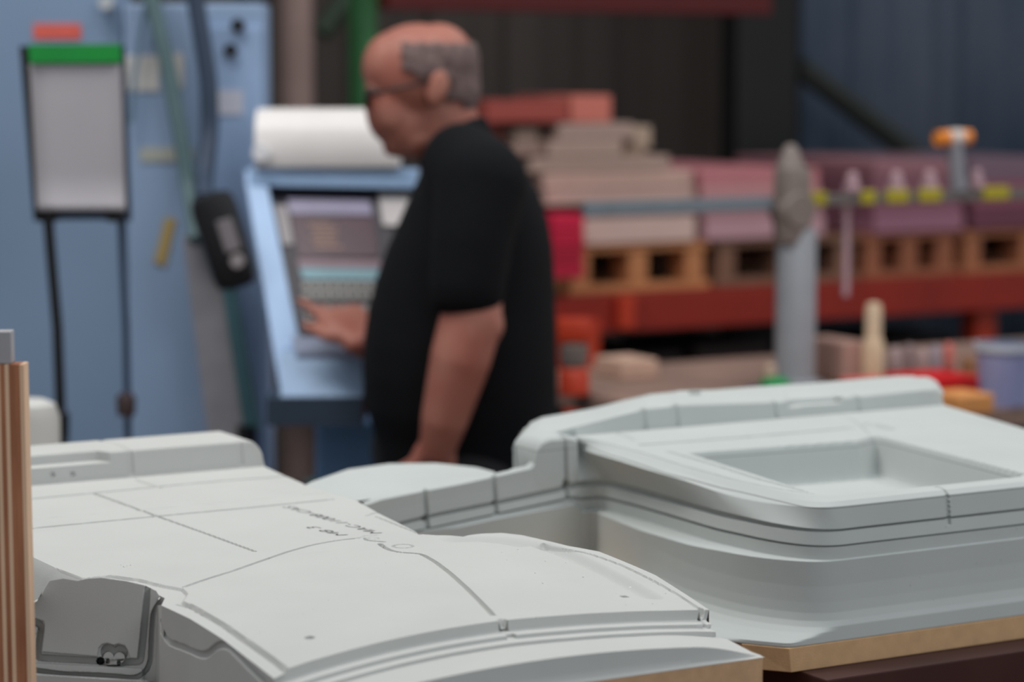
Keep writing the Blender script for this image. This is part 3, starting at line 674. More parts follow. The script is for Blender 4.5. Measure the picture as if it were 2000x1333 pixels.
# foot with guard
q = lY(1130, 655, YR-.1)
rb('column_guard', q[0]-.055, q[0]+.055, YR-.12, YR-.04, 0, q[2]+.04, ORB)
# blue sheet hanging behind the right part
mb = MB(); a_, b_ = lY(1556, 100, YR+1.3)[0], lY(2100, 100, YR+1.3)[0]
xs = np.linspace(a_, b_, 120); mb.grid(np.array([[tow((x, YR+1.3+.03*math.sin(x*14)+.015*math.sin(x*37), z)) for z in (.2, 3.3)] for x in xs]))
o = mb.build('hanging_tarp', mat('dark blue tarp', (84, 92, 106), rough=.6, var=.3, scale=1.2, rgb2=(48, 66, 88)), smooth=60); o.modifiers.new('s', 'SOLIDIFY').thickness = .004
tag(o, 'dark blue tarp hanging behind the right end of the rack', 'tarp')
# pallets
WOOD = mat('pallet wood', (192, 128, 84), rough=.8, var=.25, scale=8, stretch=(1, 1, 6))
WOODG = mat('weathered pallet wood', (128, 92, 74), rough=.8, var=.25, scale=8)
def pallet(x0, x1, zt, m, lab, nb=3):
    c = tow(((x0+x1)/2, YR+.02, zb1)); t = empty('wooden_pallet', c, A, lab, 'pallet', 'pallets on the rack beam'); w_ = x1-x0; h = zt-zb1
    d = .80
    for yy in np.linspace(.06, d-.06, 5): MB().box((0, yy, h-.011), (w_, .10, .02), bev=.002).build('deck_board', m, t)
    for x in np.linspace(-w_/2+.045, w_/2-.045, nb): [MB().box((x, yy, (h-.022+.020)/2), (.06, .09, h-.042), bev=.002).build('block', m, t) for yy in (.06, d/2, d-.06)]
    for yy in (.05, d/2, d-.05): MB().box((0, yy, .011), (w_, .09, .02), bev=.002).build('bottom_board', m, t)
    return t
zp = lY(1270, 476, YR)[2]
X = lambda u: lY(u, 520, YR)[0]
pallet(X(1120), X(1397), zp, WOOD, 'light brown wooden pallet under the tall pinkish stack beside the man')
pallet(X(1408), X(1688), zp, WOODG, 'greyish brown pallet behind the grey steel post')
pallet(X(1696), X(1884), zp, mat('reddish pallet wood', (150, 92, 66), rough=.8, var=.2), 'reddish brown pallet right of the grey steel post')
pallet(X(1892), X(2150), zp, mat('orange pallet wood', (164, 104, 72), rough=.8, var=.2), 'orange brown pallet at the right edge of the photo')
# boards on the pallets
def board(u0, v0, u1, v1, rgb, lab, grp, y=0, d=.7, name='board', cat='board', rot=0, ws=False):
    Y = YR+y+.02; a, b = lY(u0, (v0+v1)/2, Y), lY(u1, (v0+v1)/2, Y); um = (u0+u1)/2; zt_, zb_ = lY(um, v0, Y)[2], lY(um, v1, Y)[2]
    o = MB().box((0, d/2, (zt_-zb_)/2), (b[0]-a[0], d, zt_-zb_-.001), bev=.003).build(name, mat('b%d_%d_%d' % rgb, rgb, rough=.8, var=.1, scale=10))
    o.location = tow(((a[0]+b[0])/2, Y, zb_)); o.rotation_euler = (0, 0, A+rot); tag(o, lab, cat, grp); return o
PK = 'boards stacked on the first pallet'
board(1142, 424, 1358, 475, (206, 176, 166), 'thick pale pink board lying directly on the light brown pallet', PK, d=.75)
board(1150, 399, 1345, 423, (112, 84, 96), 'dark mauve board between the pale pink boards', PK, d=.7)
board(1068, 366, 1356, 398, (190, 158, 148), 'pinkish beige board above the dark mauve board', PK, d=.7)
board(1062, 336, 1352, 365, (196, 162, 150), 'pinkish beige board, widest of the upper stack', PK, d=.7)
board(1036, 306, 1308, 335, (172, 146, 134), 'beige board set back to the left on the stack', PK, d=.6)
board(1072, 273, 1216, 305, (176, 150, 138), 'short beige offcut with dark gap under it', PK, d=.5)
board(1222, 290, 1262, 305, (150, 124, 108), 'small brown offcut right of the short beige offcut', PK, d=.2)
board(980, 286, 1060, 305, (150, 122, 112), 'brown offcut behind the shoulder of the man', PK, d=.4)
board(1092, 240, 1236, 272, (172, 146, 136), 'beige offcut below the red block', PK, d=.45)
board(1236, 246, 1272, 289, (178, 156, 138), 'pale beige cube at the right end of the offcuts', PK, d=.12, y=.05)
board(1006, 250, 1052, 285, (184, 160, 146), 'pale beige cube at the left end of the offcuts', PK, d=.12, y=.05)
board(950, 196, 1110, 239, (160, 74, 66), 'dull red foam block at the very top beside the head', PK, d=.35)
board(1116, 186, 1194, 239, (206, 118, 104), 'salmon pink foam block at the top right of the stack', PK, d=.3)
board(940, 240, 984, 285, (150, 90, 82), 'brownish red offcut beside the neck of the man', PK, d=.3, y=.1)
MG = 'magenta boards beside the man'
for i in range(4):
    v0 = 418+i*32
    o = board(1078, v0, 1141, v0+31, [(204, 26, 66), (190, 22, 58), (168, 20, 50), (178, 22, 54)][i], 'magenta board, %s of the four stacked beside the man' % ['topmost', 'second from top', 'third from top', 'lowest'][i], MG, y=-.10, d=.09)
bz = lY(1110, 546, YR-.08)[2]
def stack(u0, u1, items, grp, z0, y=0, d=.7):
    "items bottom first: (thickness px, colour, label, u shift)"
    z = z0+.0005
    for th, rgb, lab, du in items:
        Y = YR+y+.02; a, b = lY(u0+du, 440, Y), lY(u1+du, 440, Y); t_ = th*math.hypot(*tow(((a[0]+b[0])/2, Y, 0))[:2])/F
        o = MB().box((0, d/2, t_/2), (b[0]-a[0], d, t_-.0008), bev=.003).build('board', mat('b%d_%d_%d' % rgb, rgb, rough=.8, var=.1, scale=10)); z_ = z; z += t_
        o.location = tow(((a[0]+b[0])/2, Y, z_)); o.rotation_euler = (0, 0, A); tag(o, lab, 'board', grp)
stack(1376, 1606, [(40, (188, 146, 154), 'pale mauve board lowest behind the grey post', 4), (41, (170, 126, 132), 'mauve grey board second from the bottom behind the grey post', 0),
                   (26, (196, 140, 142), 'pink board second from the top behind the grey post', -6), (27, (192, 122, 128), 'dusty pink board topmost behind the grey post', -8)], 'pink boards on the greyish pallet', zp)
stack(1704, 1878, [(38, (150, 102, 120), 'purple pink board right of the grey post, lowest of four', 4), (40, (136, 86, 104), 'purple pink board right of the grey post, second from bottom', 0),
                   (34, (128, 84, 96), 'purple pink board right of the grey post, second from top', -2), (24, (150, 104, 112), 'purple pink board right of the grey post, topmost of four', 2)], 'purple pink boards on the reddish pallet', zp)
stack(1900, 2120, [(42, (108, 62, 78), 'dull purple board at the right edge, lowest of three', 0), (48, (140, 80, 98), 'dull purple board at the right edge, middle one', 2), (40, (120, 96, 110), 'dull purple board at the right edge, topmost of three', -3)], 'purple boards at the right edge', zp)
# things on the lower rack level, in the dark
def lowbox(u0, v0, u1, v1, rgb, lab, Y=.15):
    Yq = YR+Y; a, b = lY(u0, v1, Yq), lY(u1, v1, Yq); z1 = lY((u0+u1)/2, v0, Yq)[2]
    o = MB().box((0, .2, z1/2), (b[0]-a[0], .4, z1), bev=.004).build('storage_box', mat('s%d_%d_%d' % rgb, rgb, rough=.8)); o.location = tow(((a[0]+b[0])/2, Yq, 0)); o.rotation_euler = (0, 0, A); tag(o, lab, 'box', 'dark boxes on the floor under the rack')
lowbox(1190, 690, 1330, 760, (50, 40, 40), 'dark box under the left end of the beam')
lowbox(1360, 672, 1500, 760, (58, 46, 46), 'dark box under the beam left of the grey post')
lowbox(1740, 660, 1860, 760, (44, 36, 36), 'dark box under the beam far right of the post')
# ------------------------------------------------------------------ second bench in front of the rack
ZB = .95
def onb(u, v): return lz(u, v, ZB)
b0 = onb(1800, 812); b1 = onb(1500, 694); xl_, xr_ = onb(1060, 740)[0]-.05, onb(2000, 760)[0]+.9
cx, cy = (xl_+xr_)/2, (b0[1]+b1[1])/2
t = empty('side_table', tow((cx, cy, 0)), A, 'long brownish grey work table covered with tools and parts in front of the rack', 'table')
TB = mat('table top', (150, 122, 110), rough=.6, var=.3, scale=5)
MB().box((0, 0, ZB-.0205), (xr_-xl_, b1[1]-b0[1], .04), bev=.003).build('tabletop', TB, t)
for x in (-1, 1):
    for y in (-1, 1): MB().box((x*((xr_-xl_)/2-.08), y*((b1[1]-b0[1])/2-.08), (ZB-.04)/2), (.07, .07, ZB-.042), bev=.003).build('leg', DRK, t)
def on(u, v): return Vector(tow(onb(u, v)))
def sc(p): return p.y/F          # metres per pixel there
def pbox(name, u0, v0, u1, v1, rgb, lab, cat, d=.1, grp=None, bev=.006, rz=A, rough=.7, z=None):
    p = on((u0+u1)/2, v1); s = sc(p); w_ = (u1-u0)*s; h = (v1-v0)*s
    o = MB().box((0, 0, h/2), (w_/ (math.cos(A)+.15 if rz else 1), d, h), bev=min(bev, h*.3)).build(name, mat('c%d_%d_%d' % rgb, rgb, rough=rough, var=.1)); o.location = p+Vector((0, d/2, 0)); o.rotation_euler = (0, 0, rz); return tag(o, lab, cat, grp)
pbox('wooden_block', 1182, 704, 1268, 742, (204, 168, 148), 'pale beige block lying on the work table beside the man', 'block', d=.12)
pbox('carton', 1610, 668, 1674, 750, (178, 142, 130), 'beige carton on the work table right of the grey post', 'box', d=.15)
# orange knob thing
p = on(1122, 776); s = sc(p)
t = empty('orange_clamp', p+Vector((0, .05, 0)), 0, 'orange topped clamp standing beside the man on the work table', 'clamp')
MB().lathe((0, 0, 0), [(0, 0), (.032, 0), (.032, .045), (.02, .06), (0, .062)], 20).build('base', ORB, t, 40)
MB().lathe((0, 0, .06), [(0, 0), (.026, 0), (.03, .02), (.03, .045), (0, .05)], 16).build('body', mat('grey body', (120, 108, 102), rough=.5), t, 40)
MB().box((0, 0, .135), (.07, .04, .05), bev=.01).build('jaw', ORB, t, 40)
# green cap with beige top
p = on(1516, 772); t = empty('spray_bottle', p+Vector((0, .03, 0)), 0, 'short green bottle with a pale cap at the foot of the grey post', 'bottle')
MB().lathe((0, 0, 0), [(0, 0), (.031, 0), (.033, .006), (.033, .024), (.02, .034), (.016, .036)], 24).build('bottle_body', mat('bright green', (22, 140, 76), rough=.4), t, 40)
MB().lathe((-.01, 0, .034), [(0, 0), (.014, 0), (.014, .02), (.010, .026), (0, .028)], 20).build('cap', mat('beige cap', (178, 156, 136), rough=.5), t, 40)
p = on(1482, 770); o = MB().box((0, 0, .007), (.05, .05, .014), bev=.003).build('blue_case', mat('navy', (36, 42, 92), rough=.5)); o.location = p; tag(o, 'small flat navy blue case beside the short green bottle', 'case')
# brush / glue bottle
p = on(1708, 752); s = sc(p); t = empty('glue_bottle', p+Vector((0, .03, 0)), 0, 'cream glue bottle with a tall nozzle on the work table', 'bottle')
MB().lathe((0, 0, 0), [(0, 0), (.022, 0), (.024, .01), (.024, .085), (.018, .10), (.0165, .105)], 20).build('bottle_body', mat('cream plastic', (214, 190, 158), rough=.5), t, 40)
MB().lathe((0, 0, .104), [(0, 0), (.0175, 0), (.0175, .055), (.015, .068), (.0, .072)], 20).build('nozzle', mat('cream nozzle', (220, 198, 168), rough=.5), t, 40)
# row of jars
t0 = None
cols = [(150, 128, 124), (170, 150, 150), (140, 120, 120), (176, 150, 148), (158, 146, 156), (200, 110, 100)]
nm = ['leftmost', 'second from left', 'third from left', 'third from right', 'second from right', 'rightmost and salmon coloured']
for i in range(6):
    p = on(1722+i*26, 748-i*1.0); t = empty('jar', p+Vector((0, .0, 0)), 0, 'small jar with dark base in the row behind the red case, %s' % nm[i], 'jar', 'row of jars on the work table')
    MB().lathe((0, 0, 0), [(0, 0), (.013, 0), (.013, .026), (.0, .026)], 16).build('base', mat('black base', (40, 36, 38), rough=.5), t, 40)
    MB().lathe((0, 0, .026), [(0, 0), (.0115, 0), (.0125, .02), (.012, .038+.005*(i % 3)), (.006, .046+.005*(i % 3)), (0, .048+.005*(i % 3))], 16).build('jar_body', mat('j%d' % i, cols[i], rough=.4), t, 40)
pbox('red_case', 1760, 738, 1902, 784, (206, 20, 24), 'bright red tool case on the work table, right of the moulds ridge', 'case', d=.14, rough=.45)
pbox('tool_tray', 1662, 746, 1756, 766, (214, 92, 92), 'flat pink red tray on the work table left of the red case', 'tray', d=.10)
pbox('wooden_wedge', 1838, 772, 1930, 812, (214, 146, 84), 'orange yellow wooden offcut in front of the red case', 'block', d=.10)
pbox('offcut', 1886, 700, 1906, 748, (150, 108, 78), 'narrow brown wooden offcut standing left of the bucket', 'offcut', d=.04)
p = on(1974, 800); t = empty('bucket', p+Vector((0, .07, 0)), 0, 'bluish white plastic bucket at the right edge of the work table', 'bucket')
MB().lathe((0, 0, 0), [(0, 0), (.047, 0), (.058, .118), (.055, .118), (.045, .005), (0, .005)], 32).build('bucket_body', mat('bluish plastic', (146, 150, 190), rough=.4, var=.1), t, 40)
MB().lathe((0, 0, .112), [(.057, 0), (.063, 0), (.063, .014), (.057, .014)], 32).build('rim', mat('white rim', (190, 196, 206), rough=.4), t, 40)
# ------------------------------------------------------------------ grey post with long arm
STEEL = mat('grey painted steel', (158, 162, 168), rough=.45, metal=.2, var=.1); STEELB = mat('brownish cast iron', (132, 120, 114), rough=.55, var=.2)
p = on(1552, 752); s = sc(p); zA = P(1540, 400, p.y).z-ZB; PDp = p.y
t = empty('fence_stand', p+Vector((0, .0, 0)), A, 'round grey steel post with a hub and a long horizontal arm', 'stand')
MB().lathe((0, 0, 0), [(0, 0), (.06, 0), (.06, .008), (.043, .012), (.043, zA-.06), (.04, zA-.05), (0, zA-.05)], 32).build('post', STEEL, t, 40)
mb = MB().lathe((-.02, -.01, zA-.01), [(0, -.035), (.036, -.035), (.04, -.03), (.04, .03), (.036, .035), (0, .035)], 28, 'Y')
mb.box((-.02, -.01, zA+.0), (.07, .06, .17), bev=.02); mb.build('hub', STEELB, t, 40)
MB().lathe((-.018, 0, zA+.075), [(0, 0), (.034, 0), (.026, .018), (.018, .040), (.010, .052), (0, .055)], 20).build('top_knob', STEELB, t, 40)
def armx(u): return lY(u, 400, tol(p)[1])[0]-tol(p)[0]
MB().box(((armx(1140)+armx(1505))/2, 0, zA+.005), (armx(1505)-armx(1140), .02, .030), bev=.003).build('arm', mat('blue grey rail', (128, 138, 146), rough=.4, metal=.3), t)
MB().box(((armx(1565)+armx(2060))/2, 0, zA+.008), (armx(2060)-armx(1565), .02, .026), bev=.003).build('arm', mat('brown grey rail', (104, 98, 96), rough=.5), t)
OL = mat('olive yellow', (168, 156, 40), rough=.6)
for u0, u1 in [(1550, 1606), (1674, 1702), (1724, 1766), (1788, 1830), (1912, 1962)]:
    o = MB().box(((armx(u0)+armx(u1))/2, -.012, zA+.012), (armx(u1)-armx(u0), .012, .030), bev=.004).build('stop_block', OL, t); o['label'] = 'olive yellow stop block'
# clamps that ride on the arm
CL = mat('clear pinkish plastic', (186, 154, 162), rough=.3)
for i, (u, vt, vb) in enumerate([(1664, 336, 560), (1750, 338, 372), (1815, 338, 372), (1905, 345, 375)]):
    xq = armx(u); q = Vector(tow((tol(p)[0]+xq, tol(p)[1], 0)));
    c = empty('rail_clamp', (q.x, q.y, ZB+zA+.0215), A, ['pinkish clamp with a long hanging bar on the arm right of the post', 'small pinkish clamp second along the arm', 'small pinkish clamp left of the orange handled clamp', 'small pale clamp near the right end of the arm'][i], 'clamp', 'small clamps on the arm')
    MB().box((0, 0, .012), (.026, .03, .022), bev=.005).build('jaw', CL, c, 40)
    MB().lathe((0, 0, .022), [(0, 0), (.011, 0), (.014, .012), (.009, .022), (0, .024)], 14).build('knob', CL, c, 40)
    L_ = (vb-vt)*.0011; MB().box((0, .018, -L_/2+.02), (.016, .008, L_), bev=.003).build('bar', CL, c)
xq = armx(1872); q = Vector(tow((tol(p)[0]+xq, tol(p)[1], 0))); dz = 1.0
t = empty('quick_clamp', (q.x, q.y, ZB+zA+.0215), A, 'tall clamp with an orange and white T handle above the arm', 'clamp')
st = P(1858, 270, q.y)-Vector((q.x, q.y, ZB+zA+.0215)); sx = st.x
MB().tube([(0, 0, 0), (sx, 0, st.z)], [.020, .017], 14).build('stem', mat('pale steel', (150, 152, 160), rough=.35, metal=.3), t, 40)
MB().tube([(sx-.045, 0, st.z), (sx+.045, 0, st.z+.002)], .0165, 16).build('handle', mat('orange grip', (236, 140, 48), rough=.5), t, 40)
MB().tube([(sx-.014, 0, st.z), (sx+.020, 0, st.z+.001)], .019, 16).build('collar', mat('white collar', (206, 196, 190), rough=.5), t, 40)
# beige column far left
q = P(577, 100, 7.4)
o = MB().lathe((0, 0, 0), [(0, 0), (.052, 0), (.052, 4.5), (0, 4.5)], 28).build('pipe_column', mat('beige pink pipe', (158, 134, 128), rough=.6, var=.1), smooth=40); o.location = (q.x, 7.4, 0); tag(o, 'beige round pipe column rising behind the control console', 'column')
# ------------------------------------------------------------------ blue machine
BLU = mat('machine blue paint', (138, 160, 190), rough=.5, var=.12, scale=2)
BLU2 = mat('machine blue worn', (124, 146, 174), rough=.55, var=.15, scale=2)
CONB = mat('console light blue', (166, 196, 234), rough=.45, var=.06)
BLK = mat('black plastic', (18, 18, 22), rough=.45)
DM = 5.0; sm = DM/F
def mx(u, D=DM): return P(u, 666, D).x
def mz(v, D=DM): return P(1000, v, D).z
x0, x1 = mx(-80), mx(524); xc = (x0+x1)/2
t = empty('milling_machine', (xc, DM+.06, 0), 0, 'tall light blue machine column filling the left background', 'machine')
ztm = mz(6)
b = MB().box(((mx(250)+mx(524))/2-xc, 0, ztm/2), (mx(524)-mx(250), .12, ztm), bev=.008); b.build('column', BLU, t)
MB().box(((mx(-80)+mx(247))/2-xc, .01, 1.2), (mx(247)-mx(-80), .12, 2.4), bev=.008).build('door_panel', BLU2, t)
MB().box(((mx(404)+mx(520))/2-xc, -.065, (ztm+.3)/2-.02), (mx(519)-mx(408), .02, ztm-.35), bev=.004).build('cover_panel', mat('machine blue cover', (144, 168, 202), rough=.5, var=.08), t)
for u, v, r in [(474, 50, .013), (460, 98, .013), (222, 6, .014)]:
    MB().lathe((mx(u)-xc, -.06, mz(v)), [(0, -.03), (r, -.03), (r, .0), (0, 0)], 20, 'Y').build('knob', BLK if v > 10 else mat('pale knob', (180, 184, 190)), t, 40)
def sticker(u0, v0, u1, v1, rgb, y=-.0615, lab=None):
    o = MB().box((mx((u0+u1)/2)-xc, y, mz((v0+v1)/2)), (mx(u1)-mx(u0), .003, mz(v0)-mz(v1))).build('sticker', mat('st%d_%d_%d' % rgb, rgb, rough=.6), t); o['label'] = lab
sticker(256, 108, 318, 178, (206, 204, 200), lab='cream sticker'); sticker(338, 104, 366, 172, (196, 192, 186), lab='narrow cream sticker')
sticker(414, 176, 482, 224, (190, 192, 204), -.0765, 'pale sticker'); sticker(280, 288, 384, 316, (166, 168, 160), lab='grey beige sticker')
sticker(76, 46, 168, 76, (214, 96, 84), -.0515, 'red sign')
o = prism(MB(), [(322, 425, DM-.004), (344, 428, DM-.004), (322, 520, DM-.004), (300, 512, DM-.004)], .003); o.v = [(x-xc, y-DM-.06, z) for x, y, z in o.v]; o = o.build('tag', mat('ochre tag', (176, 152, 96), rough=.7), t); o['label'] = 'ochre yellow tag'
# slanted guard posts at the foot of the column
g = empty('slanted_guard', P(430, 860, 4.9), 0, 'slanted grey brown guard post in front of the blue machine', 'guard'); go = g.location.copy()
def loc_build(mb, root, name, m, sm_=None): 
    L_ = root.location; mb.v = [(x-L_.x, y-L_.y, z-L_.z) for x, y, z in mb.v]; return mb.build(name, m, root, sm_)
loc_build(prism(MB(), [(356, 460, 4.9), (424, 460, 4.88), (488, 900, 4.86), (412, 900, 4.88)], .04), g, 'plate', mat('grey brown plate', (140, 138, 144), rough=.6, var=.15))
loc_build(prism(MB(), [(426, 520, 4.85), (452, 520, 4.85), (506, 840, 4.85), (476, 840, 4.85)], .03), g, 'edge_strip', mat('teal strip', (66, 104, 112), rough=.6))
loc_build(MB().tube([P(482, 830, 4.86), Vector((P(482, 830, 4.86).x, 4.86, 0))], .02, 12), g, 'foot', BLK)
# hoses
def hose(name, pts, r, m, lab, grp='hoses hanging down the blue machine'):
    pp = smoothpl([P(*q) for q in pts], 50, 8); c = pp[-1].copy(); o = MB().tube([tuple(q-c) for q in pp], r, 12).build(name, m, None, 40); o.location = c; return tag(o, lab, 'hose', grp)
hose('cable', [(372, -60, 4.92), (392, 60, 4.92), (408, 160, 4.92), (410, 260, 4.92), (400, 340, 4.88), (398, 392, 4.80)], .018, mat('dark slate rubber', (52, 66, 86), rough=.6), 'dark slate cable curving down to the black pendant')
hose('hose', [(280, -60, 4.94), (312, 60, 4.94), (334, 160, 4.94), (352, 260, 4.94), (368, 360, 4.94), (384, 470, 4.85)], .016, mat('grey green hose', (92, 116, 120), rough=.6), 'grey green hose running down the middle of the machine')
hose('hose', [(300, -60, 4.975), (276, 60, 4.975), (262, 150, 4.975), (256, 240, 4.975)], .005, mat('thin hose', (98, 120, 140), rough=.6), 'thin pale hose left of the grey green hose')
# pendant handset
c = P(438, 470, 4.72); t = empty('pendant_handset', c, 0, 'black pendant handset with a pale display hung beside the console', 'handset')
Rm = math.radians(-17)
MB().box((0, 0, 0), (.088, .06, .188), ry=Rm, bev=.028).build('body', BLK, t, 50)
MB().box((.012, -.032, .012), (.030, .006, .062), ry=Rm, bev=.002).build('display', mat('grey display', (130, 124, 128), rough=.3), t)
MB().lathe((.028, -.031, -.036), [(0, -.008), (.013, -.008), (.014, 0), (0, 0)], 20, 'Y').build('button', mat('grey button', (158, 150, 152), rough=.3), t, 40)
MB().box((-.012, .10, .02), (.02, .17, .02), bev=.003).build('bracket', DRK, t)
# ------------------------------------------------------------------ control console
DC = 4.9
base = P(640, 900, DC); t = empty('control_console', (base.x, DC+.1, 0), 0, 'light blue control console with a purple screen, keyboard and white cover on top', 'console')
def C_(mb, name, m, sm_=None, par=None):
    L_ = t.location; mb.v = [(x-L_.x, y-L_.y, z-L_.z) for x, y, z in mb.v]; return mb.build(name, m, par or t, sm_)
C_(prism(MB(), [(478, 352, DC), (818, 352, DC), (722, 700, 4.72), (596, 770, 4.70), (548, 770, 4.70)], .07), 'housing', CONB)
C_(prism(MB(), [(478, 334, DC-.03), (516, 334, DC-.03), (604, 765, 4.61), (548, 765, 4.61)], .06), 'side_rail', CONB)
C_(prism(MB(), [(488, 325, DC-.05), (815, 333, DC-.05), (815, 368, DC-.05), (488, 362, DC-.05)], .10), 'top_rail', mat('console top rail blue', (168, 200, 238), rough=.4))
pf = [(512, 366, DC-.012), (806, 370, DC-.012), (745, 655, 4.655), (588, 655, 4.655)]
C_(prism(MB(), pf, .012), 'front_panel', mat('dark grey panel', (56, 52, 60), rough=.5))
def on_panel(u, v): 
    k = (v-366)/(655-366); return DC-.012+(4.655-DC+.012)*k-.003
def pp_(pts, name, m, d=.008, lab=None):
    o = C_(prism(MB(), [(u, v, on_panel(u, v)-d*.5) for u, v in pts], d), name, m); 
    if lab: o['label'] = lab
    return o
pp_([(560, 388), (722, 392), (728, 420), (566, 418)], 'screen_header', mat('lilac screen', (140, 134, 160), rough=.3))
scr = pp_([(568, 420), (730, 424), (738, 502), (584, 502)], 'screen', mat('maroon screen', (66, 40, 52), rough=.3, emit=.10), lab='dark maroon screen with pale lines')
mb = MB()
for i in range(6):
    v = 436+i*9; u = 600+(v-420)*.15+(i % 3)*4
    pts = [(u, v), (u+44+8*(i % 2), v), (u+44+8*(i % 2), v+4), (u, v+4)]
    prism(mb, [(a, b, on_panel(a, b)-.006) for a, b in pts], .002)
C_(mb, 'screen_text_lines', mat('tan text', (140, 108, 96), rough=.3, emit=.12), par=scr); bpy.data.objects['screen_text_lines'].location = -scr.location
pp_([(580, 506), (742, 508), (744, 524), (584, 522)], 'screen_footer', mat('mauve strip', (124, 100, 112), rough=.3))
pp_([(584, 524), (746, 526), (750, 548), (592, 546)], 'softkey_strip', mat('teal strip light', (116, 154, 166), rough=.4))
pp_([(534, 400), (560, 402), (574, 478), (552, 478)], 'left_key_column', mat('greyish keys', (150, 144, 146), rough=.5))
pp_([(738, 376), (800, 378), (800, 442), (748, 440)], 'paper_label', mat('pale grey label', (188, 182, 182), rough=.6))
KEY = mat('key caps', (158, 156, 152), rough=.5)
for rw in range(5):
    v = 552+rw*18+(8 if rw > 1 else 0)
    for c_ in range(9):
        u = 590+c_*18+(v-552)*.12
        if u > 742: continue
        pp_([(u, v), (u+13, v), (u+14.5, v+12), (u+1.5, v+12)], 'key', KEY, .010)
# desk shelf with papers, tray, pedestal
C_(prism(MB(), [(570, 655, 4.67), (726, 655, 4.67), (712, 690, 4.56), (578, 690, 4.56)], .02, (0, .3, -1)), 'shelf', mat('shelf pale', (150, 158, 180), rough=.5))
C_(prism(MB(), [(548, 690, 4.57), (712, 690, 4.57), (708, 775, 4.52), (548, 775, 4.52)], .12), 'desk_front', mat('desk blue', (160, 188, 222), rough=.5, var=.3, scale=12))
C_(prism(MB(), [(520, 778, 4.50), (708, 778, 4.50), (708, 832, 4.50), (520, 832, 4.50)], .2), 'lower_tray', mat('dark navy tray', (46, 60, 76), rough=.5))
C_(MB().box(((P(608, 800, 4.7).x+P(740, 800, 4.7).x)/2, 4.87, P(700, 834, 4.7).z/2), (.127, .2, P(700, 834, 4.7).z), bev=.01), 'pedestal', mat('pedestal blue', (110, 150, 196), rough=.5))
C_(MB().box((P(548, 800, 4.65).x, 4.68, .42), (.035, .03, .84), bev=.006), 'leg', mat('beige pink leg', (196, 172, 176), rough=.6))
C_(MB().box((P(574, 800, 4.68).x, 4.72, .42), (.024, .03, .84), bev=.006), 'leg', mat('dark leg', (44, 52, 52), rough=.6))
C_(MB().box((P(606, 800, 4.7).x, 4.76, .42), (.03, .03, .84), bev=.006), 'leg', mat('teal leg', (88, 136, 142), rough=.6))
C_(MB().box((P(500, 800, 4.7).x, 4.78, .42), (.03, .03, .84), bev=.006), 'leg', mat('blue leg', (104, 134, 190), rough=.6))
o = MB().box((0, 0, 0), (.022, .05, .030), bev=.008).build('marker_box', mat('violet blue', (78, 70, 186), rough=.4), None, 40); o.location = (P(696, 700, 4.56).x, 4.60, P(700, 672, 4.62).z+.018); tag(o, 'small violet blue object on the console shelf beside the man', 'small box')
# white rounded cover on top
zc0 = P(640, 326, DC-.02).z+.001; wL, wR = P(498, 300, DC).x, P(780, 300, DC).x
prof = [(-.072, 0), (-.076, .02), (-.070, .07), (-.045, .102), (0, .112), (.05, .10), (.074, .06), (.074, 0)]
g = np.array([[(x, y, z) for y, z in prof] for x in np.linspace(0, wR-wL, 12)]); g[0, :, 0] += .006
pr2 = [(0, y, z) for y, z in prof]; mb = MB().grid(g); mb.add([tuple(q) for q in g[0]], [tuple(range(8))]); mb.add([tuple(q) for q in g[-1]], [tuple(range(8))[::-1]])
o = mb.build('white_cover', mat('white cover', (226, 222, 220), rough=.4, var=.04), None, 50); o.location = (wL, DC+.012, zc0); tag(o, 'glossy white rounded cover lying on top of the control console', 'cover')
k = MB().lathe((.018, -.080, .028), [(0, -.006), (.016, -.006), (.017, 0), (0, .004)], 24, 'Y').build('cap', mat('white highlight disc', (236, 236, 240), rough=.3), o, 40)  # bright round highlight built as a white disc on the cover
# ------------------------------------------------------------------ document stand on the left
DE = 4.45
c = P(150, 850, DE); t = empty('document_stand', (c.x, DE, 0), 0, 'black framed document stand with a green clip bar and grey sheets', 'stand'); T = t
def E_(mb, name, m, sm_=None): 
    L_ = T.location; mb.v = [(x-L_.x, y-L_.y, z-L_.z) for x, y, z in mb.v]; return mb.build(name, m, T, sm_)
E_(prism(MB(), [(38, 90, DE), (58, 90, DE), (84, 432, DE), (66, 432, DE)], .02), 'frame_bar', BLK)
E_(prism(MB(), [(228, 90, DE), (242, 90, DE), (254, 432, DE), (240, 432, DE)], .02), 'frame_bar', mat('slate', (46, 58, 76), rough=.5))
E_(prism(MB(), [(44, 92, DE+.022), (238, 92, DE+.022), (252, 430, DE+.022), (74, 430, DE+.022)], .006), 'back_board', mat('slate board', (70, 92, 118), rough=.6))
E_(prism(MB(), [(55, 87, DE-.016), (234, 86, DE-.016), (235, 122, DE-.016), (58, 123, DE-.016)], .034), 'clip_bar', mat('green clip', (22, 142, 58), rough=.4))
g = np.array([[P(u+(v-125)*sl, v, DE-.004-.018*max(0, (v-340)/85)**2) for v in np.linspace(125, 412, 24)] for u, sl in [(58, .055), (100, .048), (150, .04), (200, .036), (236, .034)]])
sh = E_(MB().grid(g), 'paper_sheets', mat('grey sheets', (172, 168, 174), rough=.7, var=.06, scale=5), 60); sh.modifiers.new('s', 'SOLIDIFY').thickness = .004
for u, u2 in ((92, 108), (224, 238)):
    E_(prism(MB(), [(u-18, 408, DE), (u+18, 408, DE), (u+14, 434, DE), (u-14, 434, DE)], .03), 'foot_bracket', BLK)
ft = P(118, 850, DE); l1 = [P(94, 430, DE+.015), P(112, 640, DE+.015), P(120, 850, DE+.015)]; l1.append(Vector((l1[-1].x+.01, DE, .0)))
E_(MB().tube(l1, .0095, 12), 'leg', BLK, 40)
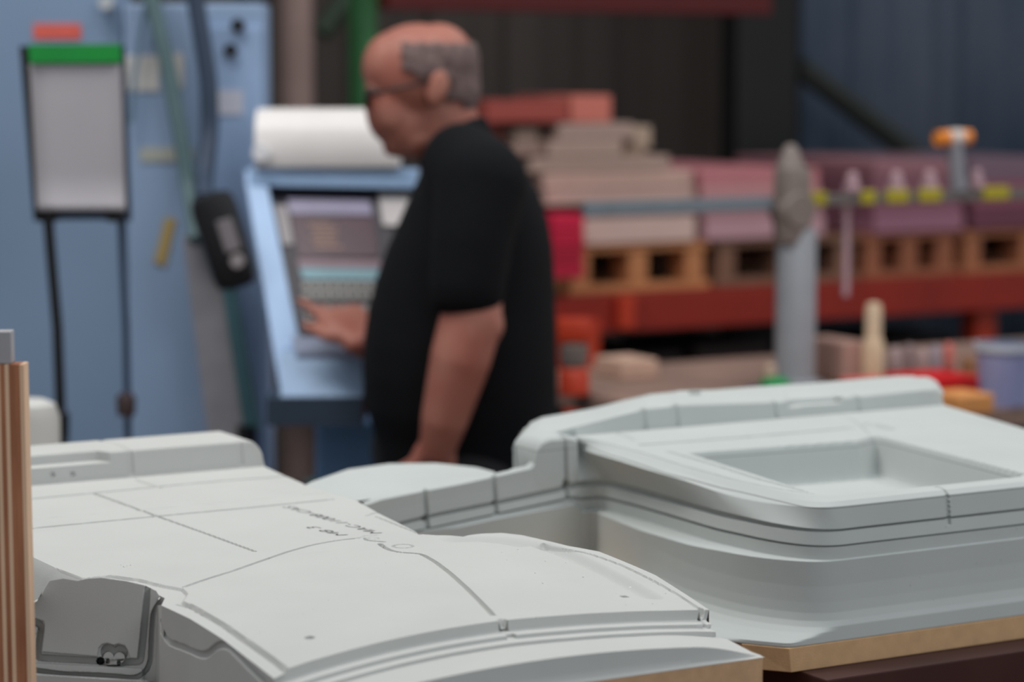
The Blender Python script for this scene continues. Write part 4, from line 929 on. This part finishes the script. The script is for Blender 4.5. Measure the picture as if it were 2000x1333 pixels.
l2 = [P(236, 430, DE+.015), P(246, 640, DE+.015), P(250, 850, DE+.015)]; l2.append(Vector((l2[-1].x+.01, DE, .0)))
E_(MB().tube(l2, .0065, 12), 'leg', mat('slate leg', (44, 60, 84), rough=.5), 40)
E_(MB().lathe(tuple(P(246, 790, DE+.01)), [(0, -.02), (.016, -.02), (.018, .01), (.012, .02), (0, .02)], 16), 'clamp_knob', mat('brown black knob', (60, 44, 44), rough=.5), 40)
E_(MB().lathe(tuple(P(120, 830, DE+.01)), [(0, -.03), (.013, -.03), (.015, .02), (0, .03)], 16), 'clamp_knob', BLK, 40)
# white drum at the lower left
q = P(68, 780, 3.9)
o = MB().lathe((0, 0, 0), [(0, 0), (.045, 0), (.045, q.z-.03), (.038, q.z-.008), (.02, q.z), (0, q.z)], 32).build('plastic_tube', mat('greyish white plastic', (196, 196, 192), rough=.5, var=.05), None, 40); o.location = (P(60, 780, 3.9).x, 3.9, 0); tag(o, 'off white round topped plastic tube standing between plywood and machine', 'tube')
# ------------------------------------------------------------------ the man
DP_ = 4.5; s_ = DP_/F
SKIN = mat('skin', (164, 110, 95), rough=.55, var=.12, scale=14, rgb2=(150, 88, 75))
SHIRT = mat('black work shirt', (10, 12, 16), rough=.95, var=.2, scale=30, bump=.3, bscale=120, spec=.2)
PANTS = mat('black trousers', (16, 17, 21), rough=.85)
man = empty('person', (P(900, 900, DP_).x, DP_, 0), 0, 'stout balding man in a black short sleeved shirt and glasses at the console', 'person'); MO = man.location.copy()
def sphere(mb, c, r, R=None, n=20):
    vs = []; fs = []
    for i in range(n+1):
        th = PI*i/n
        for j in range(2*n):
            ph = PI*j/n; p = Vector((r[0]*math.sin(th)*math.cos(ph), r[1]*math.sin(th)*math.sin(ph), r[2]*math.cos(th)))
            if R is not None: p = R @ p
            vs.append(p+c)
    m = 2*n
    for i in range(n):
        for j in range(m): fs.append((i*m+j, i*m+(j+1) % m, (i+1)*m+(j+1) % m, (i+1)*m+j)[::-1])
    return mb.add(vs, fs)
def capsule(mb, pts, rs, n=20):
    "tapered limb through pts: rings plus a ball at every joint"
    pts = [Vector(p) for p in pts]
    for i in range(len(pts)-1):
        a, b = pts[i], pts[i+1]; k = 6
        mb.tube([a.lerp(b, j/k) for j in range(k+1)], [rs[i]*(1-j/k)+rs[i+1]*j/k for j in range(k+1)], n)
    for p, r in zip(pts, rs): sphere(mb, p, (r, r, r), n=10)
    return mb
def organic(mb, name, m, vox, sm_it, parent=man):
    mb.v = [(x-MO.x, y-MO.y, z-MO.z) for x, y, z in mb.v]
    o = mb.build(name, m, parent, None); r = o.modifiers.new('remesh', 'REMESH'); r.mode = 'VOXEL'; r.voxel_size = vox; r.use_smooth_shade = True
    s = o.modifiers.new('smooth', 'SMOOTH'); s.factor = .5; s.iterations = sm_it; return o
Q = lambda u, v, d=0: P(u, v, DP_+d)
def rotY(deg): return Matrix.Rotation(math.radians(deg), 3, 'Y')
B = MB()
# head: cranium, brow, face, jaw, chin, nose, lips, ears, neck
sphere(B, Q(822, 143), (.101, .078, .088), rotY(12))
sphere(B, Q(856, 120), (.066, .070, .068)); sphere(B, Q(866, 168), (.062, .064, .066))
sphere(B, Q(768, 132), (.056, .062, .064))
sphere(B, Q(778, 205), (.058, .058, .074), rotY(14))
sphere(B, Q(800, 240), (.058, .056, .060)); sphere(B, Q(786, 272), (.036, .040, .034)); sphere(B, Q(778, 290), (.020, .026, .017))
sphere(B, Q(815, 268), (.042, .052, .040))
sphere(B, Q(730, 176), (.016, .045, .012)); 
capsule(B, [Q(728, 184), Q(722, 208), Q(731, 226)], [.008, .011, .012]); sphere(B, Q(740, 230), (.014, .019, .010))
sphere(B, Q(752, 248), (.013, .026, .006)); sphere(B, Q(755, 260), (.013, .024, .007)); sphere(B, Q(762, 290), (.013, .020, .014))
sphere(B, Q(745, 218), (.024, .042, .028))
for sgn in (-1, 1):
    sphere(B, Q(852, 175, sgn*.079), (.016, .012, .033), rotY(12)); sphere(B, Q(858, 168, sgn*.086), (.019, .006, .030), rotY(12)); sphere(B, Q(846, 196, sgn*.080), (.010, .008, .012))
    sphere(B, Q(740, 194, sgn*.031), (.0125, .013, .0125))
    sphere(B, Q(775, 225, sgn*.036), (.036, .024, .036))
capsule(B, [Q(862, 215), Q(878, 262), Q(900, 318)], [.062, .060, .058])
# trunk and legs inside the clothes
capsule(B, [Q(912, 350), Q(900, 520), Q(896, 700), Q(905, 900)], [.065, .12, .14, .13])
capsule(B, [Q(920, 350, -.13), Q(920, 350, .13)], [.06, .06])
HL = [Vector((Q(908, 0).x, DP_-.09, .90)), Vector((Q(896, 0).x, DP_-.10, .48)), Vector((Q(910, 0).x, DP_-.10, .09))]
HR = [Vector((Q(890, 0).x, DP_+.09, .90)), Vector((Q(872, 0).x, DP_+.10, .48)), Vector((Q(880, 0).x, DP_+.10, .09))]
for H_ in (HL, HR): capsule(B, H_, [.085, .055, .04]); capsule(B, [H_[-1]+Vector((0, 0, -.04)), H_[-1]+Vector((-.13, 0, -.06))], [.035, .025])
# near arm
capsule(B, [Q(925, 360, -.19), Q(918, 500, -.22), Q(921, 618, -.235)], [.062, .055, .053])
sphere(B, Q(944, 634, -.235), (.036, .040, .040))
capsule(B, [Q(921, 622, -.235), Q(900, 700, -.24), Q(868, 820, -.235), Q(853, 882, -.225)], [.054, .053, .041, .031])
# near hand, relaxed, fingers curling forward
def hand(wr, ax, up, side, curl, sc_=1., thumb_dir=1, k=1.):
    "wr wrist, ax finger direction, up back-of-hand normal, side thumb side"
    ax, up, side = Vector(ax).normalized(), Vector(up).normalized(), Vector(side).normalized()
    for w_ in (-.5, -.17, .17, .5):
        capsule(B, [wr+side*w_*.04, wr+ax*.05+side*w_*.065, wr+ax*.088+side*w_*.075], [.018, .0155, .0125], 12)
    for i, (w_, L_) in enumerate([(.52, .072), (.18, .080), (-.17, .074), (-.50, .058)]):
        p = wr+ax*.088+side*w_*.078; a = 0; pts = [p]; d = ax.copy(); c_ = curl[i]
        for f_ in (.45, .32, .23):
            a += c_; d = ax*math.cos(a)-up*math.sin(a); p = p+d*L_*f_; pts.append(p)
        capsule(B, pts, [.0100, .0092, .0084, .0074], 10)
    p = wr+ax*.022+side*.026; d1 = (side*.75+ax*.65-up*.25).normalized(); d2 = (side*.25+ax*.95-up*.25).normalized()
    capsule(B, [p, p+d1*.034, p+d1*.034+d2*.030, p+d1*.034+d2*.053], [.014, .0125, .0105, .0088], 10)
hand(Q(850, 888, -.222), (-.25, .05, -.97), (-.1, -.99, 0), (-.97, 0, .25), (.35, .4, .45, .5))
# far arm reaching for the keys
capsule(B, [Q(915, 375, .16), Q(870, 500, .19), Q(822, 610, .18)], [.055, .052, .048])
capsule(B, [Q(822, 612, .18), Q(765, 650, .08), Q(716, 672, -.005)], [.048, .042, .030])
hand(Q(710, 670, -.01), (-.50, .60, .52), (.30, -.50, .80), (-.80, -.55, -.1), (.15, .40, .55, .6))
body = organic(B, 'body', SKIN, .0055, 3)
# face details
EYE = MB()
for sgn in (-1, 1): sphere(EYE, Q(734, 195, sgn*.031), (.006, .007, .005), n=8)
EYE.v = [(x-MO.x, y-MO.y, z-MO.z) for x, y, z in EYE.v]; EYE.build('eyes', mat('eye dark', (40, 34, 34), rough=.2), man, 60)
BR = MB()
for sgn in (-1, 1): capsule(BR, [Q(722, 176, sgn*.014), Q(724, 172, sgn*.034), Q(738, 178, sgn*.052)], [.004, .005, .003], 8)
BR.v = [(x-MO.x, y-MO.y, z-MO.z) for x, y, z in BR.v]; BR.build('eyebrows', mat('eyebrow', (96, 84, 80), rough=.9), man, 60)
# hair ring
hv = MB()
sphere(hv, Q(822, 143), (.105, .082, .091), rotY(12), n=40); sphere(hv, Q(858, 122), (.071, .0745, .071), n=40); sphere(hv, Q(870, 172), (.062, .0675, .071), n=40)
hv.v = [tuple(v) for v in hv.v]
def px(v): 
    y = v[1]; c, s = math.cos(PT), math.sin(PT); dy = y*c-(v[2]-CZ)*s; dz = y*s+(v[2]-CZ)*c; return 1000+F*v[0]/dy, 666.5-F*dz/dy
keep = []
for f in hv.f:
    cx = Vector((0, 0, 0))
    for i in f: cx += Vector(hv.v[i])
    cx /= len(f); u, v = px(cx); side = abs(cx.y-DP_)
    top = 92+max(0, (side < .05))*0
    if u > 786 and v > 84+max(0, .055-side)*500*(u < 890) and v < 222 and not (u < 872 and v > 150) and not (u < 812 and v > 138) and not (u < 905 and v > 196): keep.append(f)
used = sorted({i for f in keep for i in f}); ix = {a: b for b, a in enumerate(used)}
hm = MB(); hm.add([(hv.v[i][0]-MO.x, hv.v[i][1]-MO.y, hv.v[i][2]-MO.z) for i in used], [tuple(ix[i] for i in f) for f in keep])
o = hm.build('hair', mat('short grey hair', (118, 100, 98), rough=.9, var=.35, scale=60, bump=.8, bscale=300, rgb2=(84, 68, 66)), man, 60); so = o.modifiers.new('s', 'SOLIDIFY'); so.thickness = .004; so.offset = 0
# glasses
G_ = MB()
for sgn in (-1, 1):
    c = Q(716, 193, sgn*.031); ring = [c+Vector((.003*math.cos(a)*0, .023*math.cos(a), .017*math.sin(a))) for a in np.linspace(0, 2*PI, 25)]
    G_.tube(ring, .0018, 8, cap=False); G_.tube([Q(716, 188, sgn*.054), Q(726, 184, sgn*.066), Q(780, 172, sgn*.079), Q(846, 156, sgn*.084), Q(858, 168, sgn*.083)], .0026, 8)
G_.tube([Q(716, 190, -.009), Q(713, 187, 0), Q(716, 190, .009)], .0018, 8)
G_.v = [(x-MO.x, y-MO.y, z-MO.z) for x, y, z in G_.v]; gl = G_.build('glasses', mat('dark glasses frame', (30, 28, 32), rough=.3), man, 60)
LN = MB()
for sgn in (-1, 1): LN.lathe(tuple(Q(716, 193, sgn*.031)), [(0, -.0006), (.0165, -.0006), (.0165, .0006), (0, .0006)], 20, 'X')
LN.v = [(x-MO.x, y-MO.y, z-MO.z) for x, y, z in LN.v]; LN.build('lens', mat('smoked lens', (70, 62, 64), rough=.15), gl, 60)
# shirt
S = MB()
rings = [(246, 905, 950, .05), (262, 870, 962, .075), (290, 840, 996, .12), (320, 830, 1016, .155), (370, 806, 1050, .185), (430, 780, 1070, .195), (480, 757, 1080, .20), (540, 735, 1084, .205), (600, 719, 1086, .21),
         (660, 709, 1088, .215), (720, 706, 1090, .215), (790, 713, 1090, .21), (850, 732, 1088, .20), (905, 738, 1085, .195), (960, 742, 1083, .19)]
vs = []; n = 40
for v, a, b_, dp in rings:
    c = Q((a+b_)/2, v); hw = (b_-a)/2*s_
    for k in range(n):
        th = 2*PI*k/n; e = .88
        cx_ = math.copysign(abs(math.cos(th))**e, math.cos(th)); sy_ = math.copysign(abs(math.sin(th))**e, math.sin(th))
        vs.append(c+Vector((hw*cx_, dp*sy_, 0)))
m_ = len(rings); fs = [(i*n+k, (i+1)*n+k, (i+1)*n+(k+1) % n, i*n+(k+1) % n) for i in range(m_-1) for k in range(n)]+[tuple(range(n)), tuple(range((m_-1)*n, m_*n))[::-1]]
S.add(vs, fs)
capsule(S, [Q(905, 322, -.12), Q(940, 360, -.185), Q(922, 470, -.222), Q(913, 560, -.236)], [.075, .082, .070, .066])
S.tube([Q(913, 556, -.236), Q(911, 600, -.238)], [.066, .0585], 28)
capsule(S, [Q(900, 322, .12), Q(905, 370, .175), Q(872, 490, .195), Q(846, 560, .190)], [.075, .078, .070, .066])
# collar
capsule(S, [Q(828, 316, 0), Q(846, 290, -.06), Q(880, 262, -.085), Q(925, 243, -.062), Q(944, 240, 0), Q(925, 243, .062), Q(880, 262, .085), Q(846, 290, .06), Q(828, 316, 0)], [.013]*9, 10)
organic(S, 'shirt', SHIRT, .009, 4)
T_ = MB()
capsule(T_, [Q(905, 880), Vector((Q(905, 0).x, DP_, .90))], [.17, .165])
for H_ in (HL, HR): capsule(T_, [H_[0], H_[1], H_[2]+Vector((0, 0, .01))], [.125, .085, .07])
organic(T_, 'trousers', PANTS, .012, 4)
for H_ in (HL, HR):
    sh = MB(); a = H_[-1]; capsule(sh, [a+Vector((.04, 0, -.045)), a+Vector((-.07, 0, -.045)), a+Vector((-.16, 0, -.052))], [.045, .046, .036])
    sh.v = [(x-MO.x, y-MO.y, max(z, .001)) for x, y, z in sh.v]; o = sh.build('shoe', BLK, man, 60)
